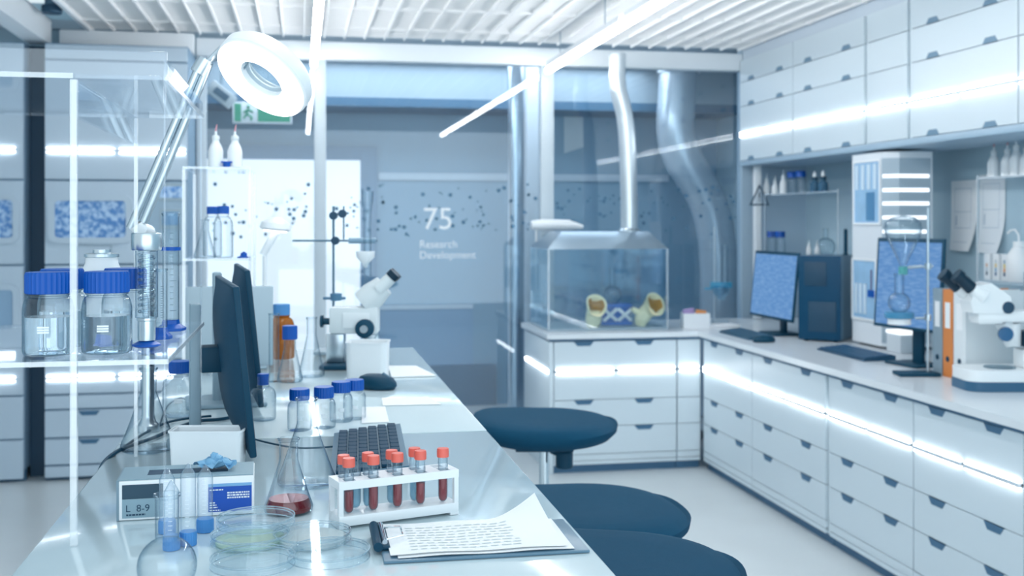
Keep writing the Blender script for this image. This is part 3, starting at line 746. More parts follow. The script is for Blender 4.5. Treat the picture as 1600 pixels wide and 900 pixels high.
for i, f in enumerate(fr[:4]):
    rtube('red-capped tube of pale blue fluid in the rack\'s back row, %s' % o4[i], f, .031, blueliq, lev=.03)
rtube('uncapped clear tube of blue fluid in the rack\'s back row', .2, .031, blueliq, None, lev=.03, hh=.074)
# ================================================================= CLIPBOARD
a = onz(600, 877, BZ+.004); c_ = onz(922, 859, BZ+.004); ang = math.atan2(c_.y-a.y, c_.x-a.x); CL = (c_-a).length; CW = .135
cb = thing('clipboard', 'dark clipboard with a chrome clip lying at the near edge of the bench', 'clipboard', (a.x, a.y, BZ+.0005), ang)
M0 = Matrix.Translation(cb.location) @ R('Z', ang)
MB().box(0, CL, 0, CW, 0, .0035, b=.001).build('board', M_('board_slate', '#5b7f95', .3), cb)
cl = MB().box(-.004, .010, CW*.28, CW*.92, .004, .009, b=.002).tube([(-.004, CW*.26, .009), (-.004, CW*.94, .009)], .0055, 14).build('clip', black, cb)
MB().tube([(.006, CW*.40, .012), (.026, CW*.45, .014), (.026, CW*.72, .014), (.006, CW*.78, .012)], .0013, 8).tube([(.004, CW*.32, .012), (.004, CW*.88, .012)], .003, 10).build('spring_wire', chrome, cl)
def sheet(label, z, du, dv, curl, printed):
    t = thing('paper_sheet', label, 'paper', M0 @ Vector((.008+du, .006+dv, z-BZ)), ang, 'papers on the clipboard')
    w, h = CL*.86, CW*.93
    def fn(a_, b_):
        k = max(0, a_-.62)/.38; kk = max(0, (b_-.35)/.65)
        return (a_*w-.012*curl*k*kk, b_*h, .0012*math.sin(a_*6+b_*2)**2+curl*.030*(k**1.7)*(kk**1.2))
    m = MB(); m.grid(fn, 30, 16); vs = list(m.v); n = len(vs)
    m.add([(x, y, z_-.0004) for x, y, z_ in vs], [tuple(reversed(f)) for f in m.f]); m.build('sheet', paper, t)
    if printed:
        q = MB(); q.sheet = True; rnd = random.Random(3)
        for r_ in range(9):
            y = h*(.10+.088*r_)+0
            x = w*.12
            while x < w*.74:
                l = rnd.uniform(.006, .012)
                i0 = x/w; i1 = min((x+l)/w, .76); b0 = y/h; b1 = b0+.022
                q.add([tuple(Vector(fn(i, j))+Vector((0, 0, .0005))) for i, j in ((i0, b0), (i1, b0), (i1, b1), (i0, b1))], [(0, 1, 2, 3)])
                x += l+rnd.choice((.002, .003, .004))
        q.build('printed_lines', M_('print_grey', '#d3dedf', .7), t)
sheet('printed sheet lying flat under the curled top page on the clipboard', BZ+.0048, .008, -.002, 0, False)
sheet('printed top page on the clipboard, its far corner curling up', BZ+.0066, 0, .004, 1, True)
# ================================================================= KEYBOARD, MOUSE, TUB, PAPERS
def keyboard(label, loc, rz, w, d, rows, cols, keym=blackg, base=black, slope=.014, num=False):
    t = thing('keyboard', label, 'keyboard', loc, rz, None)
    m = MB(); m.add([(0, 0, 0), (w, 0, 0), (w, d, 0), (0, d, 0), (0, 0, .008), (w, 0, .008), (w, d, .008+slope), (0, d, .008+slope)],
          [(0,3,2,1),(4,5,6,7),(0,1,5,4),(1,2,6,5),(2,3,7,6),(3,0,4,7)]); m.build('case', base, t)
    kw = (w-.016)/cols; kd = (d-.016)/rows; k = MB()
    for r in range(rows):
        for c in range(cols):
            if num and c == cols-4: continue
            x = .008+c*kw; y = .008+r*kd; z = .008+slope*(y+kd/2)/d
            k.box(x+.0012, x+kw-.0012, y+.0012, y+kd-.0012, z, z+.005, b=.001, seg=1)
    k.build('keys', keym, t); return t
keyboard('dark keyboard standing endways on the bench behind the test tube rack', (.058, 1.965, BZ+.0005), -PI/2-.05, .34, .115, 6, 11, keym=M_('key_slate', '#173f57', .6, spec=.15), base=M_('kb_base', '#456d84', .5, spec=.3))
p = onz(588, 607, BZ+.0005); ms = thing('computer_mouse', 'dark computer mouse on the bench in front of the white tub', 'mouse', p, .9)
def mouse_geo(m, sx=.031, sy=.052, h=.034):
    m.lathe([(0, .001), (.9, .001), (1, .008), (.97, .016), (.8, .027), (.5, .033), (0, .035)], 32, Matrix.Diagonal((sx, sy, h/.035, 1))); return m
mouse_geo(MB()).build('shell', black, ms)
MB().tube([(0, -.035, .026), (0, -.018, .0345)], .004, 10).build('scroll_wheel', dgrey, ms)
def rounded_tub(label, loc, w, d, h, rz=0, name='white_tub', r=.016, cat='tub'):
    t = thing(name, label, cat, loc, rz)
    m = MB(); rp = rrect(-w/2, w/2, -d/2, d/2, r, 6); ri_ = rrect(-w/2+.003, w/2-.003, -d/2+.003, d/2-.003, r-.003, 6); n = len(rp)
    vs = [(x*.95, y*.95, 0) for x, y in rp]+[(x, y, h) for x, y in rp]+[(x, y, h) for x, y in ri_]+[(x*.95, y*.95, .003) for x, y in ri_]
    fs = [tuple(range(n-1, -1, -1)), tuple(range(3*n, 4*n))]
    for k in range(3): fs += [(k*n+i, k*n+(i+1) % n, (k+1)*n+(i+1) % n, (k+1)*n+i) for i in range(n)]
    m.add(vs, fs).build('body', white, t)
    m = MB(); ring_plate(m, rrect(-w/2-.002, w/2+.002, -d/2-.002, d/2+.002, r+.002, 6), rp, 0, .003); m.v = [(x, z, h-.001+y) for x, y, z in m.v]; m.build('rim', white, t)
    return t
p = onz(575, 590, BZ+.0005); s = dep(p)/FPX
rounded_tub('white rounded plastic tub on the far bench, below the microscope', p, 64*s, 56*s, 56*s, -YAW)
p = onz(326, 727, BZ+.0005); s = dep(p)/FPX
rounded_tub('open white plastic container behind the dispenser box', p, 111*s, .05, 56*s, -YAW+.02, name='white_container', r=.006, cat='container')
def paper_at(label, pts, n, z=BZ+.0008):
    P = [onz(u, v, z) for u, v in pts]; c = sum(P, Vector())/4
    t = thing('paper_sheet', label, 'paper', c)
    m = MB(); q = [p-c for p in P]
    m.add([tuple(p) for p in q]+[tuple(p+Vector((0, 0, n))) for p in q], [(3,2,1,0),(4,5,6,7),(0,1,5,4),(1,2,6,5),(2,3,7,6),(3,0,4,7)]); m.build('sheets', paper, t)
paper_at('white papers on the far bench, right of the white tub', [(612, 590), (681, 588), (650, 573), (606, 573)], .003)
paper_at('white paper sheet on the bench beside the small capped vials', [(565, 662), (608, 660), (602, 636), (566, 637)], .0015)
paper_at('blank sheet on the bench in front of the mouse', [(598, 634), (690, 632), (668, 620), (596, 622)], .001)
# ================================================================= SMALL VIALS, OTHER BOTTLES
gV = 'small clear vials with blue caps'
p = onz(506, 668, BZ+.0005); s = dep(p)/FPX
vl = bottle('small clear vial with blue cap, nearest in the row left of the paper', p, 37*s, 64*s, 17*s, 0, nd=27*s, capr=15.5*s, name='vial', cat='vial', group=gV, mark=True, ribs=24)
for (u, v, l) in ((533, 658, 'small clear vial with blue cap, middle of the row left of the paper'), (554, 654, 'small clear vial with blue cap, farthest in the row left of the paper'), (468, 672, 'small clear vial with blue cap, behind the neck of the large conical flask')):
    p = onz(u, v, BZ+.0005); dup(vl, p, 0, l, gV)
p = onz(281, 650, BZ+.0005); s = dep(p)/FPX
bottle('clear bottle with a blue cap between the acrylic shelf and the monitors', p, 52*s, 86*s, 18*s, .3, nd=30*s, capr=17*s)
p = onz(411, 656, BZ+.0005); s = dep(p)/FPX
bottle('clear bottle with a blue cap half hidden behind the nearest monitor', p, 40*s, 72*s, 17*s, 0, nd=18*s, capr=9*s, mark=False)
p = onz(440, 560, BZ+.0005); s = dep(p)/FPX
bottle('brown glass bottle with a blue cap at the back of the bench', p, 40*s, 85*s, 17*s, 0, nd=24*s, capr=13*s, gm=amberm, mark=False, capm=M_('cap_pale_blue', '#4f93cf', .4))
p = onz(453, 596, BZ+.0005); s = dep(p)/FPX
erlen('conical flask with a blue cap in front of the brown bottle', p, 40*s, 74*s, 18*s, .012, water, cap=True)
p = onz(487, 588, BZ+.0005); s = dep(p)/FPX
erlen('empty conical flask right of the blue-capped flask on the far bench', p, 40*s, 92*s, 15*s, 0, glass)
p = onz(428, 596, BZ+.0005); s = dep(p)/FPX
t = thing('test_cylinder', 'plain glass cylinder left of the blue-capped conical flask', 'cylinder', p)
MB().lathe(shell([(0, 0), (11*s, 0), (9*s, .006), (8*s, .01), (8*s, 105*s), (9*s, 106*s)], .001), 24).build('tube', glassd, t)
# ================================================================= MONITORS (seen from behind / edge-on)
mback = M_('monitor_back', '#14445e', .55, spec=.2); standm = M_('stand_grey', '#8fa8b6', .4)
def monitor(label, ctr, rz, w, h, zbot, tilt=.08, neck_w=.035, thick=.022, screen=None, frame=black, name='monitor', neckm=standm, gap=.055, basem=None, bw=.2, bd=.16, neck_top=.85):
    """local: screen faces -y, base on z=0, width along x"""
    t = thing(name, label, 'monitor', ctr, rz)
    M = T(0, 0, zbot) @ R('X', -tilt)
    MB().box(-w/2, w/2, 0, thick*.5, 0, h, b=.003, M=M).build('bezel', frame, t)
    k = MB()
    def bulge(a, b):
        e = (1-(2*a-1)**4)*(1-(2*b-1)**4)
        return ((a-.5)*w*.985, thick*.5+thick*.9*e, .004+b*(h-.008))
    k.grid(bulge, 20, 16, M); k.sheet = False; k.build('rear_shell', mback, t)
    bz = .014
    MB().box(-w/2+bz, w/2-bz, -.0012, -.0002, bz, h-bz*1.2, M=M).build('screen', screen or blackg, t)
    MB().box(-neck_w/2, neck_w/2, gap, gap+.018, .008, zbot+h*neck_top, b=.003).build('neck', neckm, t)
    MB().box(-.025, .025, thick*1.2, gap+.002, zbot+h*.42, zbot+h*.58, b=.004).build('hinge', black, t)
    MB().box(-bw/2, bw/2, gap-bd*.55, gap+bd*.45, 0, .010, b=.004).build('base_plate', basem or neckm, t)
    return t
def mon_at(label, u_near, t_near, u_far, t_far, h, zbot, **k):
    a = ond(u_near, 500, t_near); b = ond(u_far, 500, t_far)
    c = (a+b)/2; w = math.hypot(b.x-a.x, b.y-a.y); rz = math.atan2(b.y-a.y, b.x-a.x)
    return monitor(label, (c.x, c.y, BZ+.0005), rz, w, h, zbot, **k)
mon_at('dark monitor seen almost edge-on, nearest of those along the bench', 402, 1.72, 368, 2.08, .268, .012, tilt=.10, bw=.06, bd=.12, gap=.074)
mon_at('dark monitor seen edge-on, just behind the nearest monitor', 413, 2.15, 392, 2.5, .268, .018, tilt=.10, bw=.14, gap=.072, neck_top=.95, neck_w=.04)
p = ond(365, 500, 2.86); dv = thing('divider_screen', 'low grey divider panel standing behind the monitors', 'panel', (-.155, p.y, BZ+.0005))
MB().box(-.135, .085, 0, .02, .004, 1.19-BZ, b=.004).build('panel', M_('divider_grey', '#a9bcc7', .5), dv)
for x in (-.11, .05): MB().box(x, x+.02, -.03, .05, 0, .006, b=.001).build('foot', grey, dv)
# cables
def cable(label, pts, r=.0028):
    P = [ond(u, v, t) for u, v, t in pts]
    out = []
    for i in range(len(P)-1):
        p0, p1, p2, p3 = P[max(i-1, 0)], P[i], P[i+1], P[min(i+2, len(P)-1)]
        for j in range(8):
            s_ = j/8; out.append(.5*((2*p1)+(p2-p0)*s_+(2*p0-5*p1+4*p2-p3)*s_*s_+(3*p1-p0-3*p2+p3)*s_**3))
    out.append(P[-1])
    tag(MB().tube(out, r, 8).build('cable', black), label, 'cable')
def bz(u, v, dz=.005):
    t = (CH-BZ-dz)/((v-HV)/FPX); return (u, v, t)
cable('thick black cable sagging over the left bench edge behind the dispenser box', [(153, 742, 1.72), (163, 722, 1.76), (182, 706, 1.80)]+[bz(u, v) for u, v in ((205, 696), (240, 684), (275, 669), (310, 658), (345, 655), (380, 648))], .0034)
cable('thinner black cable running beside the thick one towards the monitors', [(157, 736, 1.735), (175, 712, 1.79)]+[bz(u, v) for u, v in ((200, 694), (228, 676), (262, 660), (300, 653), (330, 650))], .0024)
cable('thin dark cable looping on the bench beside the blue-capped bottle', [bz(u, v) for u, v in ((248, 668), (262, 634), (285, 622), (302, 640), (312, 662))], .0016)
cable('thin dark cable leading to the keyboard behind the flasks', [bz(u, v) for u, v in ((384, 682), (420, 692), (470, 700), (532, 697))], .0016)
# ================================================================= FAR BENCH: microscope, stands, second shelf
p = onz(545, 573, BZ+.0005); s = dep(p)/FPX
mic = thing('microscope', 'grey-white microscope with raised eyepieces at the far end of the bench', 'microscope', p, -YAW)
def q_(u, v): return ((u-545)*s, (HV-v)*s+(CH-p.z))
def Q(u, v, y=0): x, z = q_(u, v); return Vector((x, y, z))
MB().box(-40*s, 35*s, -.07, .07, 0, .012, b=.005).build('foot_plate', black, mic)
MB().box(-34*s, -6*s, -.02, .02, .0125, Q(0, 520).z, b=.004).build('column', steel, mic)
bodym = M_('microscope_body', '#d6dfe2', .4)
x0, z0 = q_(517, 520); x1, z1 = q_(592, 479)
MB().box(x0, x1, -.03, .03, z0, z1, b=.006).build('arm_block', bodym, mic)
MB().box(x0+.035, x1-.02, -.034, -.029, z0+.014, z1-.014, b=.002).build('side_cover', offwhite, mic)
hd = MB(); a = Q(568, 474); b = Q(600, 446)
hd.tube([a, Q(582, 462), b], [.034, .036, .028], 20); hd.build('head', bodym, mic)
for dy in (-.022, .022):
    e = MB().tube([Q(592, 452, dy), Q(612, 433, dy)], [.017, .015], 16).build('eyepiece_tube', bodym, mic)
    MB().tube([Q(612, 433, dy), Q(619, 426, dy)], .0165, 16).build('eyepiece_cup', blackg, e)
kn = MB().lathe([(0, 0), (.024, 0), (.024, .016), (.018, .02), (0, .02)], 24, T(*Q(573, 511, -.031)) @ R('X', PI/2)).build('focus_knob', black, mic)
MB().lathe([(0, 0), (.010, 0), (.010, .01), (0, .01)], 20, T(*Q(573, 511, -.0515)) @ R('X', PI/2)).build('fine_knob', steel, kn)
MB().tube([Q(516, 502), Q(503, 502)], .009, 14).tube([Q(505, 502), Q(501, 502)], .016, 16).build('clamp_knob', black, mic)
MB().tube([Q(577, 522), Q(577, 536)], [.022, .012], 18).tube([Q(577, 536), Q(576, 548)], [.010, .007], 14).tube([Q(585, 522, .01), Q(590, 536, .01)], [.01, .007], 12).build('objective_turret', steel, mic)
MB().box(Q(560, 0).x, Q(600, 0).x, -.05, .05, .014, .020, b=.001).build('stage', grey, mic)
# retort stand with burette
p = ond(521, 560, 3.18); p.z = BZ+.0005; s = dep(p)/FPX
rs = thing('retort_stand', 'thin retort stand with cross rod holding a glass burette, behind the microscope', 'stand', p, -YAW)
def Qs(u, v, y=0): return Vector(((u-521)*s, y, (HV-v)*s+CH-p.z))
MB().box(-.05, .12, -.05, .05, 0, .01, b=.003).build('base_plate', grey, rs)
MB().tube([(0, 0, .01), Qs(521, 322)], .0035, 10).build('rod', dgrey, rs)
MB().tube([Qs(457, 376), Qs(590, 376)], .003, 10).build('cross_rod', dgrey, rs)
for u, v in ((521, 337), (535, 334), (524, 376)): MB().lathe([(0, -.008), (.012, -.007), (.012, .007), (0, .008)], 12, T(*Qs(u, v)) @ R('X', PI/2)).build('boss_clamp', dnavy, rs)
MB().tube([Qs(517, 335), Qs(545, 333)], .003, 8).tube([Qs(537, 322), Qs(537, 374)], .0024, 8).build('upper_rod', dgrey, rs)
MB().tube([Qs(545, 376), Qs(588, 376)], .0085, 12).build('clamp_jaw', M_('clamp_steelblue', '#7f9fb5', .4), rs)
MB().lathe([(0, -.012), (.016, -.01), (.017, .01), (0, .012)], 16, T(*Qs(525, 464))).tube([Qs(505, 466), Qs(540, 466)], .004, 10).build('lower_boss', M_('boss_blue', '#4f7f9f', .5), rs)
bu = thing('burette', 'upright glass burette with a white funnel cup held by the stand clamp', 'burette', ond(574, 440, 3.155), -YAW)
def Qb(u, v): return Vector(((u-574)*s, 0, (440-v)*s))
MB().tube([Qb(574, 432), Qb(574, 340), Qb(574, 318)], [.011, .011, .013], 18, caps=False).build('tube', glassd, bu)
MB().tube([Qb(574, 318), Qb(574, 300)], [.016, .017], 18, caps=False).build('top_cup', glassd, bu)
MB().lathe([(.004, 0), (.010, .012), (.026, .03), (.027, .046), (.024, .046), (.022, .03), (.006, .014)], 24, T(*Qb(571, 418))).build('funnel_cup', white, bu)
MB().tube([Qb(574, 432), Qb(571, 440), Qb(569, 450)], [.006, .005, .003], 12).build('tip', glassd, bu)
# second acrylic shelf
p = Vector((-.21, 2.93, BZ+.0005))
s2 = thing('acrylic_shelf', 'second clear acrylic bench shelf with two white wash bottles on top, behind the monitors', 'shelf', p)
for z, n in ((.518, 'top_shelf'), (.283, 'lower_shelf')):
    MB().box(-.085, .085, -.0, .30, z-.006, z, b=.0006, seg=1).build(n, acryl, s2)
    MB().box(-.085, .085, -.0012, .0, z-.006, z).build('polished_edge', acryledge, s2)
for x in (-.082, .082):
    for y in (.006, .294): MB().box(x-.004, x+.004, y-.004, y+.004, .0, .511).build('post', acryledge, s2)
def wash(label, loc, s, group, tip=redcap, name='wash_bottle'):
    t = thing(name, label, 'bottle', loc, 0, group)
    MB().lathe([(0, 0), (.021*s, 0), (.024*s, .003), (.024*s, .055*s), (.018*s, .072*s), (.011*s, .085*s), (.011*s, .092*s), (0, .092*s)], 24).build('body', white, t)
    MB().lathe([(0, .0925*s), (.013*s, .0925*s), (.012*s, .104*s), (.005*s, .107*s), (.0035*s, .12*s), (0, .12*s)], 20).build('screw_cap', offwhite, t)
    MB().tube([(0, 0, .12*s), (.001, 0, .128*s), (.004*s, 0, .142*s)], [.003*s, .0026*s, .0014*s], 10).build('nozzle', tip, t)
    return t
gW = 'white wash bottles on the second acrylic shelf'
pinkt = M_('pink_tip', '#d79ca6', .5)
for u, l in ((337, 'white wash bottle with a pink nozzle, left one on the second acrylic shelf'), (367, 'white wash bottle with a pink nozzle, right one on the second acrylic shelf')):
    q = ony(u, 300, 3.0); wash(l, (q.x, 3.0, BZ+.519), .80, gW, pinkt)
t = thing('blue_stopper', 'small blue stopper lying between the two white wash bottles', 'stopper', (ony(354, 300, 2.98).x, 2.98, BZ+.519)); MB().lathe([(0, 0), (.008, 0), (.010, .006), (.010, .012), (0, .012)], 16).build('body', bluecap, t); MB().box(-.014, .014, -.003, .003, .012, .016).build('tab', bluecap, t)
gB = 'blue-capped bottles on the lower tier of the second acrylic shelf'
p = Vector((ony(349, 400, 3.0).x, 3.0, BZ+.2835))
bb = bottle('clear bottle with a blue cap on the lower tier of the second acrylic shelf', p, .05, .135, .02, 0, nd=.028, capr=.015, mark=False, group=gB)
dup(bb, (ony(332, 400, 3.1).x, 3.1, BZ+.2835), 0, 'clear bottle with a blue cap, set back and left on the second acrylic shelf', gB)
p = Vector((ony(320, 400, 2.96).x, 2.96, BZ+.2835)); erlen('small conical flask with dark stopper, left on the lower tier of the second shelf', p, .056, .1, .02, 0)
t = thing('blue_stopper', 'small blue stopper lying at the right end of the second shelf\'s lower tier', 'stopper', (ony(381, 400, 2.97).x, 2.97, BZ+.2835)); MB().lathe([(0, 0), (.017, 0), (.017, .003), (.009, .005), (.008, .013), (0, .013)], 20).build('body', bluecap, t); MB().cyl(.004, .0131, .016, 12).build('knob', bluecap, t)  # loose blue lid with a knob, a thing of its own
# second white lamp
p = ond(414, 560, 3.16); p.z = BZ+.0005; p.x = max(p.x, -.26); s = dep(p)/FPX
wl = thing('desk_lamp', 'white desk lamp with a bent arm standing behind the monitors', 'lamp', p, -YAW)
def Ql(u, v): return Vector(((u-414)*s, 0, (HV-v)*s+CH-p.z))
MB().cyl(.022, 0, .012, 28, b=.003).build('base', white, wl)
MB().tube([(0, 0, .012), Ql(414, 400)], .007, 12).build('post', white, wl)
MB().tube([Ql(411, 398), Ql(421, 380), Ql(432, 362)], .011, 12).build('arm', white, wl)
MB().lathe([(0, .0), (.036, .0), (.045, .006), (.04, .022), (.015, .036), (0, .037)], 28, T(*Ql(430, 360)) @ R('Y', .1)).build('shade', white, wl)
MB().lathe([(0, .0), (.033, .0), (.033, -.003), (0, -.003)], 24, T(*Ql(430, 360)) @ R('Y', .1)).build('diffuser', E_('small_lamp', '#ffffff', 3), wl)
# ================================================================= STOOLS
def stool(label, x, y, z, rz, lever=True):
    t = thing('lab_stool', label, 'stool', (x, y, 0), rz, 'dark upholstered stools along the bench')
    a, b = .205, .20
    m = MB(); n = 56; rings = [(0, 0), (.3, 0), (.55, .001), (.78, -.001), (.90, -.006), (.965, -.014), (1.0, -.030), (.985, -.045), (.9, -.060), (.7, -.070), (.4, -.074), (0, -.074)]
    vs = []; fs = []; idx = []
    for r, dz in rings:
        if r == 0: idx.append([len(vs)]); vs.append((0, 0, z+dz)); continue
        l = []
        for i in range(n):
            th = 2*PI*i/n; e = 2/2.5
            cx, cy = math.cos(th), math.sin(th)
            X = a*r*math.copysign(abs(cx)**e, cx); Y = b*r*math.copysign(abs(cy)**e, cy)
            zz = z+dz+.018*(X/a)**2*(1 if X < 0 else -.4)
            if dz < -.02 and X > 0: zz += .022*(X/a)**2
            l.append(len(vs)); vs.append((X, Y, zz))
        idx.append(l)
    for p_, q in zip(idx, idx[1:]):
        for i in range(n):
            j = (i+1) % n
            if len(p_) == 1: fs.append((p_[0], q[i], q[j]))
            elif len(q) == 1: fs.append((p_[j], p_[i], q[0]))
            else: fs.append((p_[i], q[i], q[j], p_[j]))
    m.add(vs, fs).build('seat', seatm, t)
    MB().box(-.08, .08, -.07, .07, z-.086, z-.0745, b=.003).build('seat_bracket', black, t)
    MB().cyl(.0145, .45, z-.087, 24).build('gas_column', chrome, t)
    MB().cyl(.025, .10, .45, 24, b=.003).build('outer_column', black, t)
    if lever: MB().tube([(.02, -.03, z-.09), (.055, -.055, z-.10)], .008, 10).cyl(.024, z-.135, z-.088, 20, T(.055, -.04, 0), b=.003).build('lever_knob', black, t)
    MB().lathe([(.205, .29), (.212, .298), (.205, .306), (.198, .298), (.205, .29)], 48).build('foot_ring', chrome, t)
    sp = MB()
    for k in range(3): sp.rod((.024*math.cos(k*2.09), .024*math.sin(k*2.09), .30), (.199*math.cos(k*2.09), .199*math.sin(k*2.09), .298), .006, 8)
    sp.build('ring_spokes', chrome, t)
    for k in range(5):
        th = k*2*PI/5+.3; c, s_ = math.cos(th), math.sin(th)
        l = MB().tube([(c*.02, s_*.02, .095), (c*.13, s_*.13, .08), (c*.22, s_*.22, .065)], [.022, .017, .012], 12).build('leg', black, t)
        MB().lathe([(0, -.012), (.022, -.012), (.027, -.008), (.027, .008), (.022, .012), (0, .012)], 20, T(c*.22, s_*.22, .0275) @ R('Z', th) @ R('X', PI/2)).rod((c*.22, s_*.22, .03), (c*.22, s_*.22, .062), .006, 8).build('caster', black, l)
    return t
p = onz(850, 663, .79); stool('dark blue upholstered stool farthest along the bench, seen from the side', p.x, p.y, .812, -YAW)
p = onz(905, 797, .80); stool('dark blue upholstered stool in the middle of the row beside the bench', p.x+.01, p.y+.02, .81, -YAW+.15, False)
p = onz(953, 890, .86); stool('dark blue upholstered stool nearest the camera, cut by the lower frame edge', p.x-.0, p.y+.03, .865, -YAW-.15, False)
# ================================================================= FUME BOX on the back counter
WZ = .752
fx0, fx1 = 1.335, 2.015; fy0, fy1 = 5.93, 6.42; fz = 1.203
fb = thing('fume_box', 'clear glove box under a steel hood, standing on the back counter', 'fume box', ((fx0+fx1)/2, (fy0+fy1)/2, WZ+.0005))
w, d, h = (fx1-fx0)/2, (fy1-fy0)/2, fz-WZ
fgl = G_('fume_glass', '#f3f9fc', '#f6fafc', .05, .6, 4.0)
MB().box(-w, w, -d, d, 0, .012, b=.002).build('base_tray', grey, fb)
for n, bx in (('front_pane', (-w, w, -d, -d+.006)), ('rear_pane', (-w, w, d-.006, d)), ('side_pane', (-w, -w+.006, -d+.007, d-.007)), ('side_pane', (w-.006, w, -d+.007, d-.007))):
    MB().box(*bx, .0125, h).build(n, fgl, fb)
for x in (-w, w): MB().box(x-.005, x+.005, -d-.004, -d+.005, .0125, h).build('corner_strip', acryledge, fb)
MB().add([(-w-.005, -d-.005, h), (w+.005, -d-.005, h), (w+.005, d, h), (-w-.005, d, h), (-w+.10, -d+.12, h+.095), (w-.07, -d+.12, h+.095), (w-.07, d-.06, h+.095), (-w+.10, d-.06, h+.095)],
         [(0,3,2,1),(4,5,6,7),(0,1,5,4),(1,2,6,5),(2,3,7,6),(3,0,4,7)]).build('hood', M_('hood_steel', '#a6bac8', .3, metal=.85, var=.05), fb)
dx = ony(983, 363, 6.17).x
fd = thing('exhaust_duct', 'slim silver exhaust duct rising from the hood of the fume box to the ceiling', 'duct', (dx, 6.17, fz+.095))
def dpt(u, v): q = ony(u, v, 6.17); return (q.x-dx, 0, max(.012, q.z-fz-.095))
ductm = M_('duct_silver', '#dbe4ea', .3, metal=.75, var=.04)
pts = [dpt(983, 362), dpt(983, 320), dpt(982, 280), dpt(981, 240), dpt(979, 205), dpt(976, 180), dpt(971, 160), dpt(966, 142), dpt(964, 120), dpt(965, 100), dpt(965, 84)]
fine = []
for i in range(len(pts)-1):
    for j in range(8):
        k = j/8; fine.append(tuple(pts[i][c]+(pts[i+1][c]-pts[i][c])*k for c in range(3)))
fine.append(pts[-1])
MB().tube(fine, [.048+.0012*((i % 2)) for i in range(len(fine))], 28).build('flexible_hose', ductm, fd)
MB().lathe([(.049, 0), (.066, .0), (.066, .006), (.056, .012), (.05, .02)], 32).build('flange', steel, fd)
# big flexible pipe behind the glass
bx = ony(1128, 500, 7.25)
bd_ = thing('ventilation_pipe', 'wide bent silver ventilation pipe behind the glass partition', 'pipe', (bx.x, 7.25, 0))
def bpt(u, v): q = ony(u, v, 7.25); return (q.x-bx.x, 0, q.z)
ctrl = [(1060, 112), (1058, 150), (1055, 190), (1058, 220), (1068, 248), (1082, 272), (1098, 298), (1110, 325), (1118, 360), (1122, 400), (1123, 460), (1123, 560)]
P = [Vector(bpt(*c)) for c in ctrl]; P.append(Vector((P[-1].x, 0, .012))); fine = []
for i in range(len(P)-1):
    p0, p1, p2, p3 = P[max(i-1, 0)], P[i], P[i+1], P[min(i+2, len(P)-1)]
    for j in range(10):
        k = j/10; fine.append(.5*((2*p1)+(p2-p0)*k+(2*p0-5*p1+4*p2-p3)*k*k+(3*p1-p0-3*p2+p3)*k**3))
fine.append(P[-1])
MB().tube(fine, [.128+.004*(i % 2) for i in range(len(fine))], 36).build('corrugated_hose', M_('foil_silver', '#c3d2de', .24, metal=.35, var=.06, scale=12), bd_)
MB().lathe([(.133, 0), (.15, 0), (.15, .01), (.133, .01)], 36, T(P[0].x, 0, P[0].z-.01)).build('ceiling_flange', steel, bd_)
MB().lathe([(.133, 0), (.16, 0), (.16, .012), (.133, .012)], 36, T(P[-1].x, 0, 0)).build('floor_flange', steel, bd_)
# contents of the fume box
ym = M_('rubber_yellow', '#fff4cc', .55, var=.05, scale=20); yin = M_('rubber_inside', '#bb8a3e', .7, var=.25, scale=30)
def glove(label, base, path, rad, open_dir, ro_):
    t = thing('rubber_glove', label, 'glove', base, 0, 'yellow rubber gloves of the fume box')
    MB().tube(path, rad, 22, caps=True).build('sleeve', ym, t)
    e = Vector(path[-1]); zax = Vector(open_dir).normalized(); xa = Vector((1, 0, 0)); xa = (xa-zax*xa.dot(zax)).normalized(); ya = zax.cross(xa)
    Mx = Matrix(((xa.x, ya.x, zax.x), (xa.y, ya.y, zax.y), (xa.z, ya.z, zax.z))).to_4x4(); Mx.translation = e
    vs = []; n = 28
    m = MB(); rr = rad[-1]
    def rim(r, z, wob):
        return [(r*math.cos(2*PI*i/n)*(1+wob*math.sin(2*PI*i/n*3+1)), 1.25*r*math.sin(2*PI*i/n)*(1+wob*math.cos(2*PI*i/n*2)), z) for i in range(n)]
    rings = [rim(rr, -.01, 0), rim(ro_, .045, .06), rim(ro_*1.03, .052, .06), rim(ro_*.86, .05, .06), rim(ro_*.62, .02, .1)]
    for r in rings: vs += r
    fs = [(k*n+i, k*n+(i+1) % n, (k+1)*n+(i+1) % n, (k+1)*n+i) for k in range(len(rings)-1) for i in range(n)]
    m.add(vs, fs, Mx).build('cuff', ym, t)
    m = MB(); m.lathe([(ro_*.88, .049), (ro_*.6, .02), (ro_*.3, .0), (0, -.004)], 28, Mx, sy=1.2)
    for k in range(3): m.tube([Mx @ Vector((ro_*(-.3+.3*k), -.4*ro_, .012)), Mx @ Vector((ro_*(-.25+.27*k), .3*ro_, .030)), Mx @ Vector((ro_*(-.3+.3*k), .7*ro_, .02))], [.006, .009, .005], 8)
    m.sheet = True; m.build('folded_lining', yin, t)
    return t
gz = WZ+.0135
b1 = onz(927, 511, gz); b1.y = max(b1.y, fy0+.075); b1 = ony(927, 505, fy0+.085); b1.z = gz
s = dep(b1)/FPX
glove('yellow rubber glove hanging with its cuff open, left inside the fume box', b1, [(0, 0, .0), (0, 0, .03), (.002, -.005, .07), (.003, -.012, .10)], [.030, .044, .044, .040], (.0, -.85, .5), .056)
b2 = ony(1003, 505, fy0+.085); b2.z = gz
g2 = glove('yellow rubber glove leaning over with its cuff open, right inside the fume box', b2, [(-.01, 0, .0), (-.005, 0, .03), (.015, -.006, .07), (.045, -.014, .105)], [.026, .040, .044, .042], (.35, -.82, .45), .058)
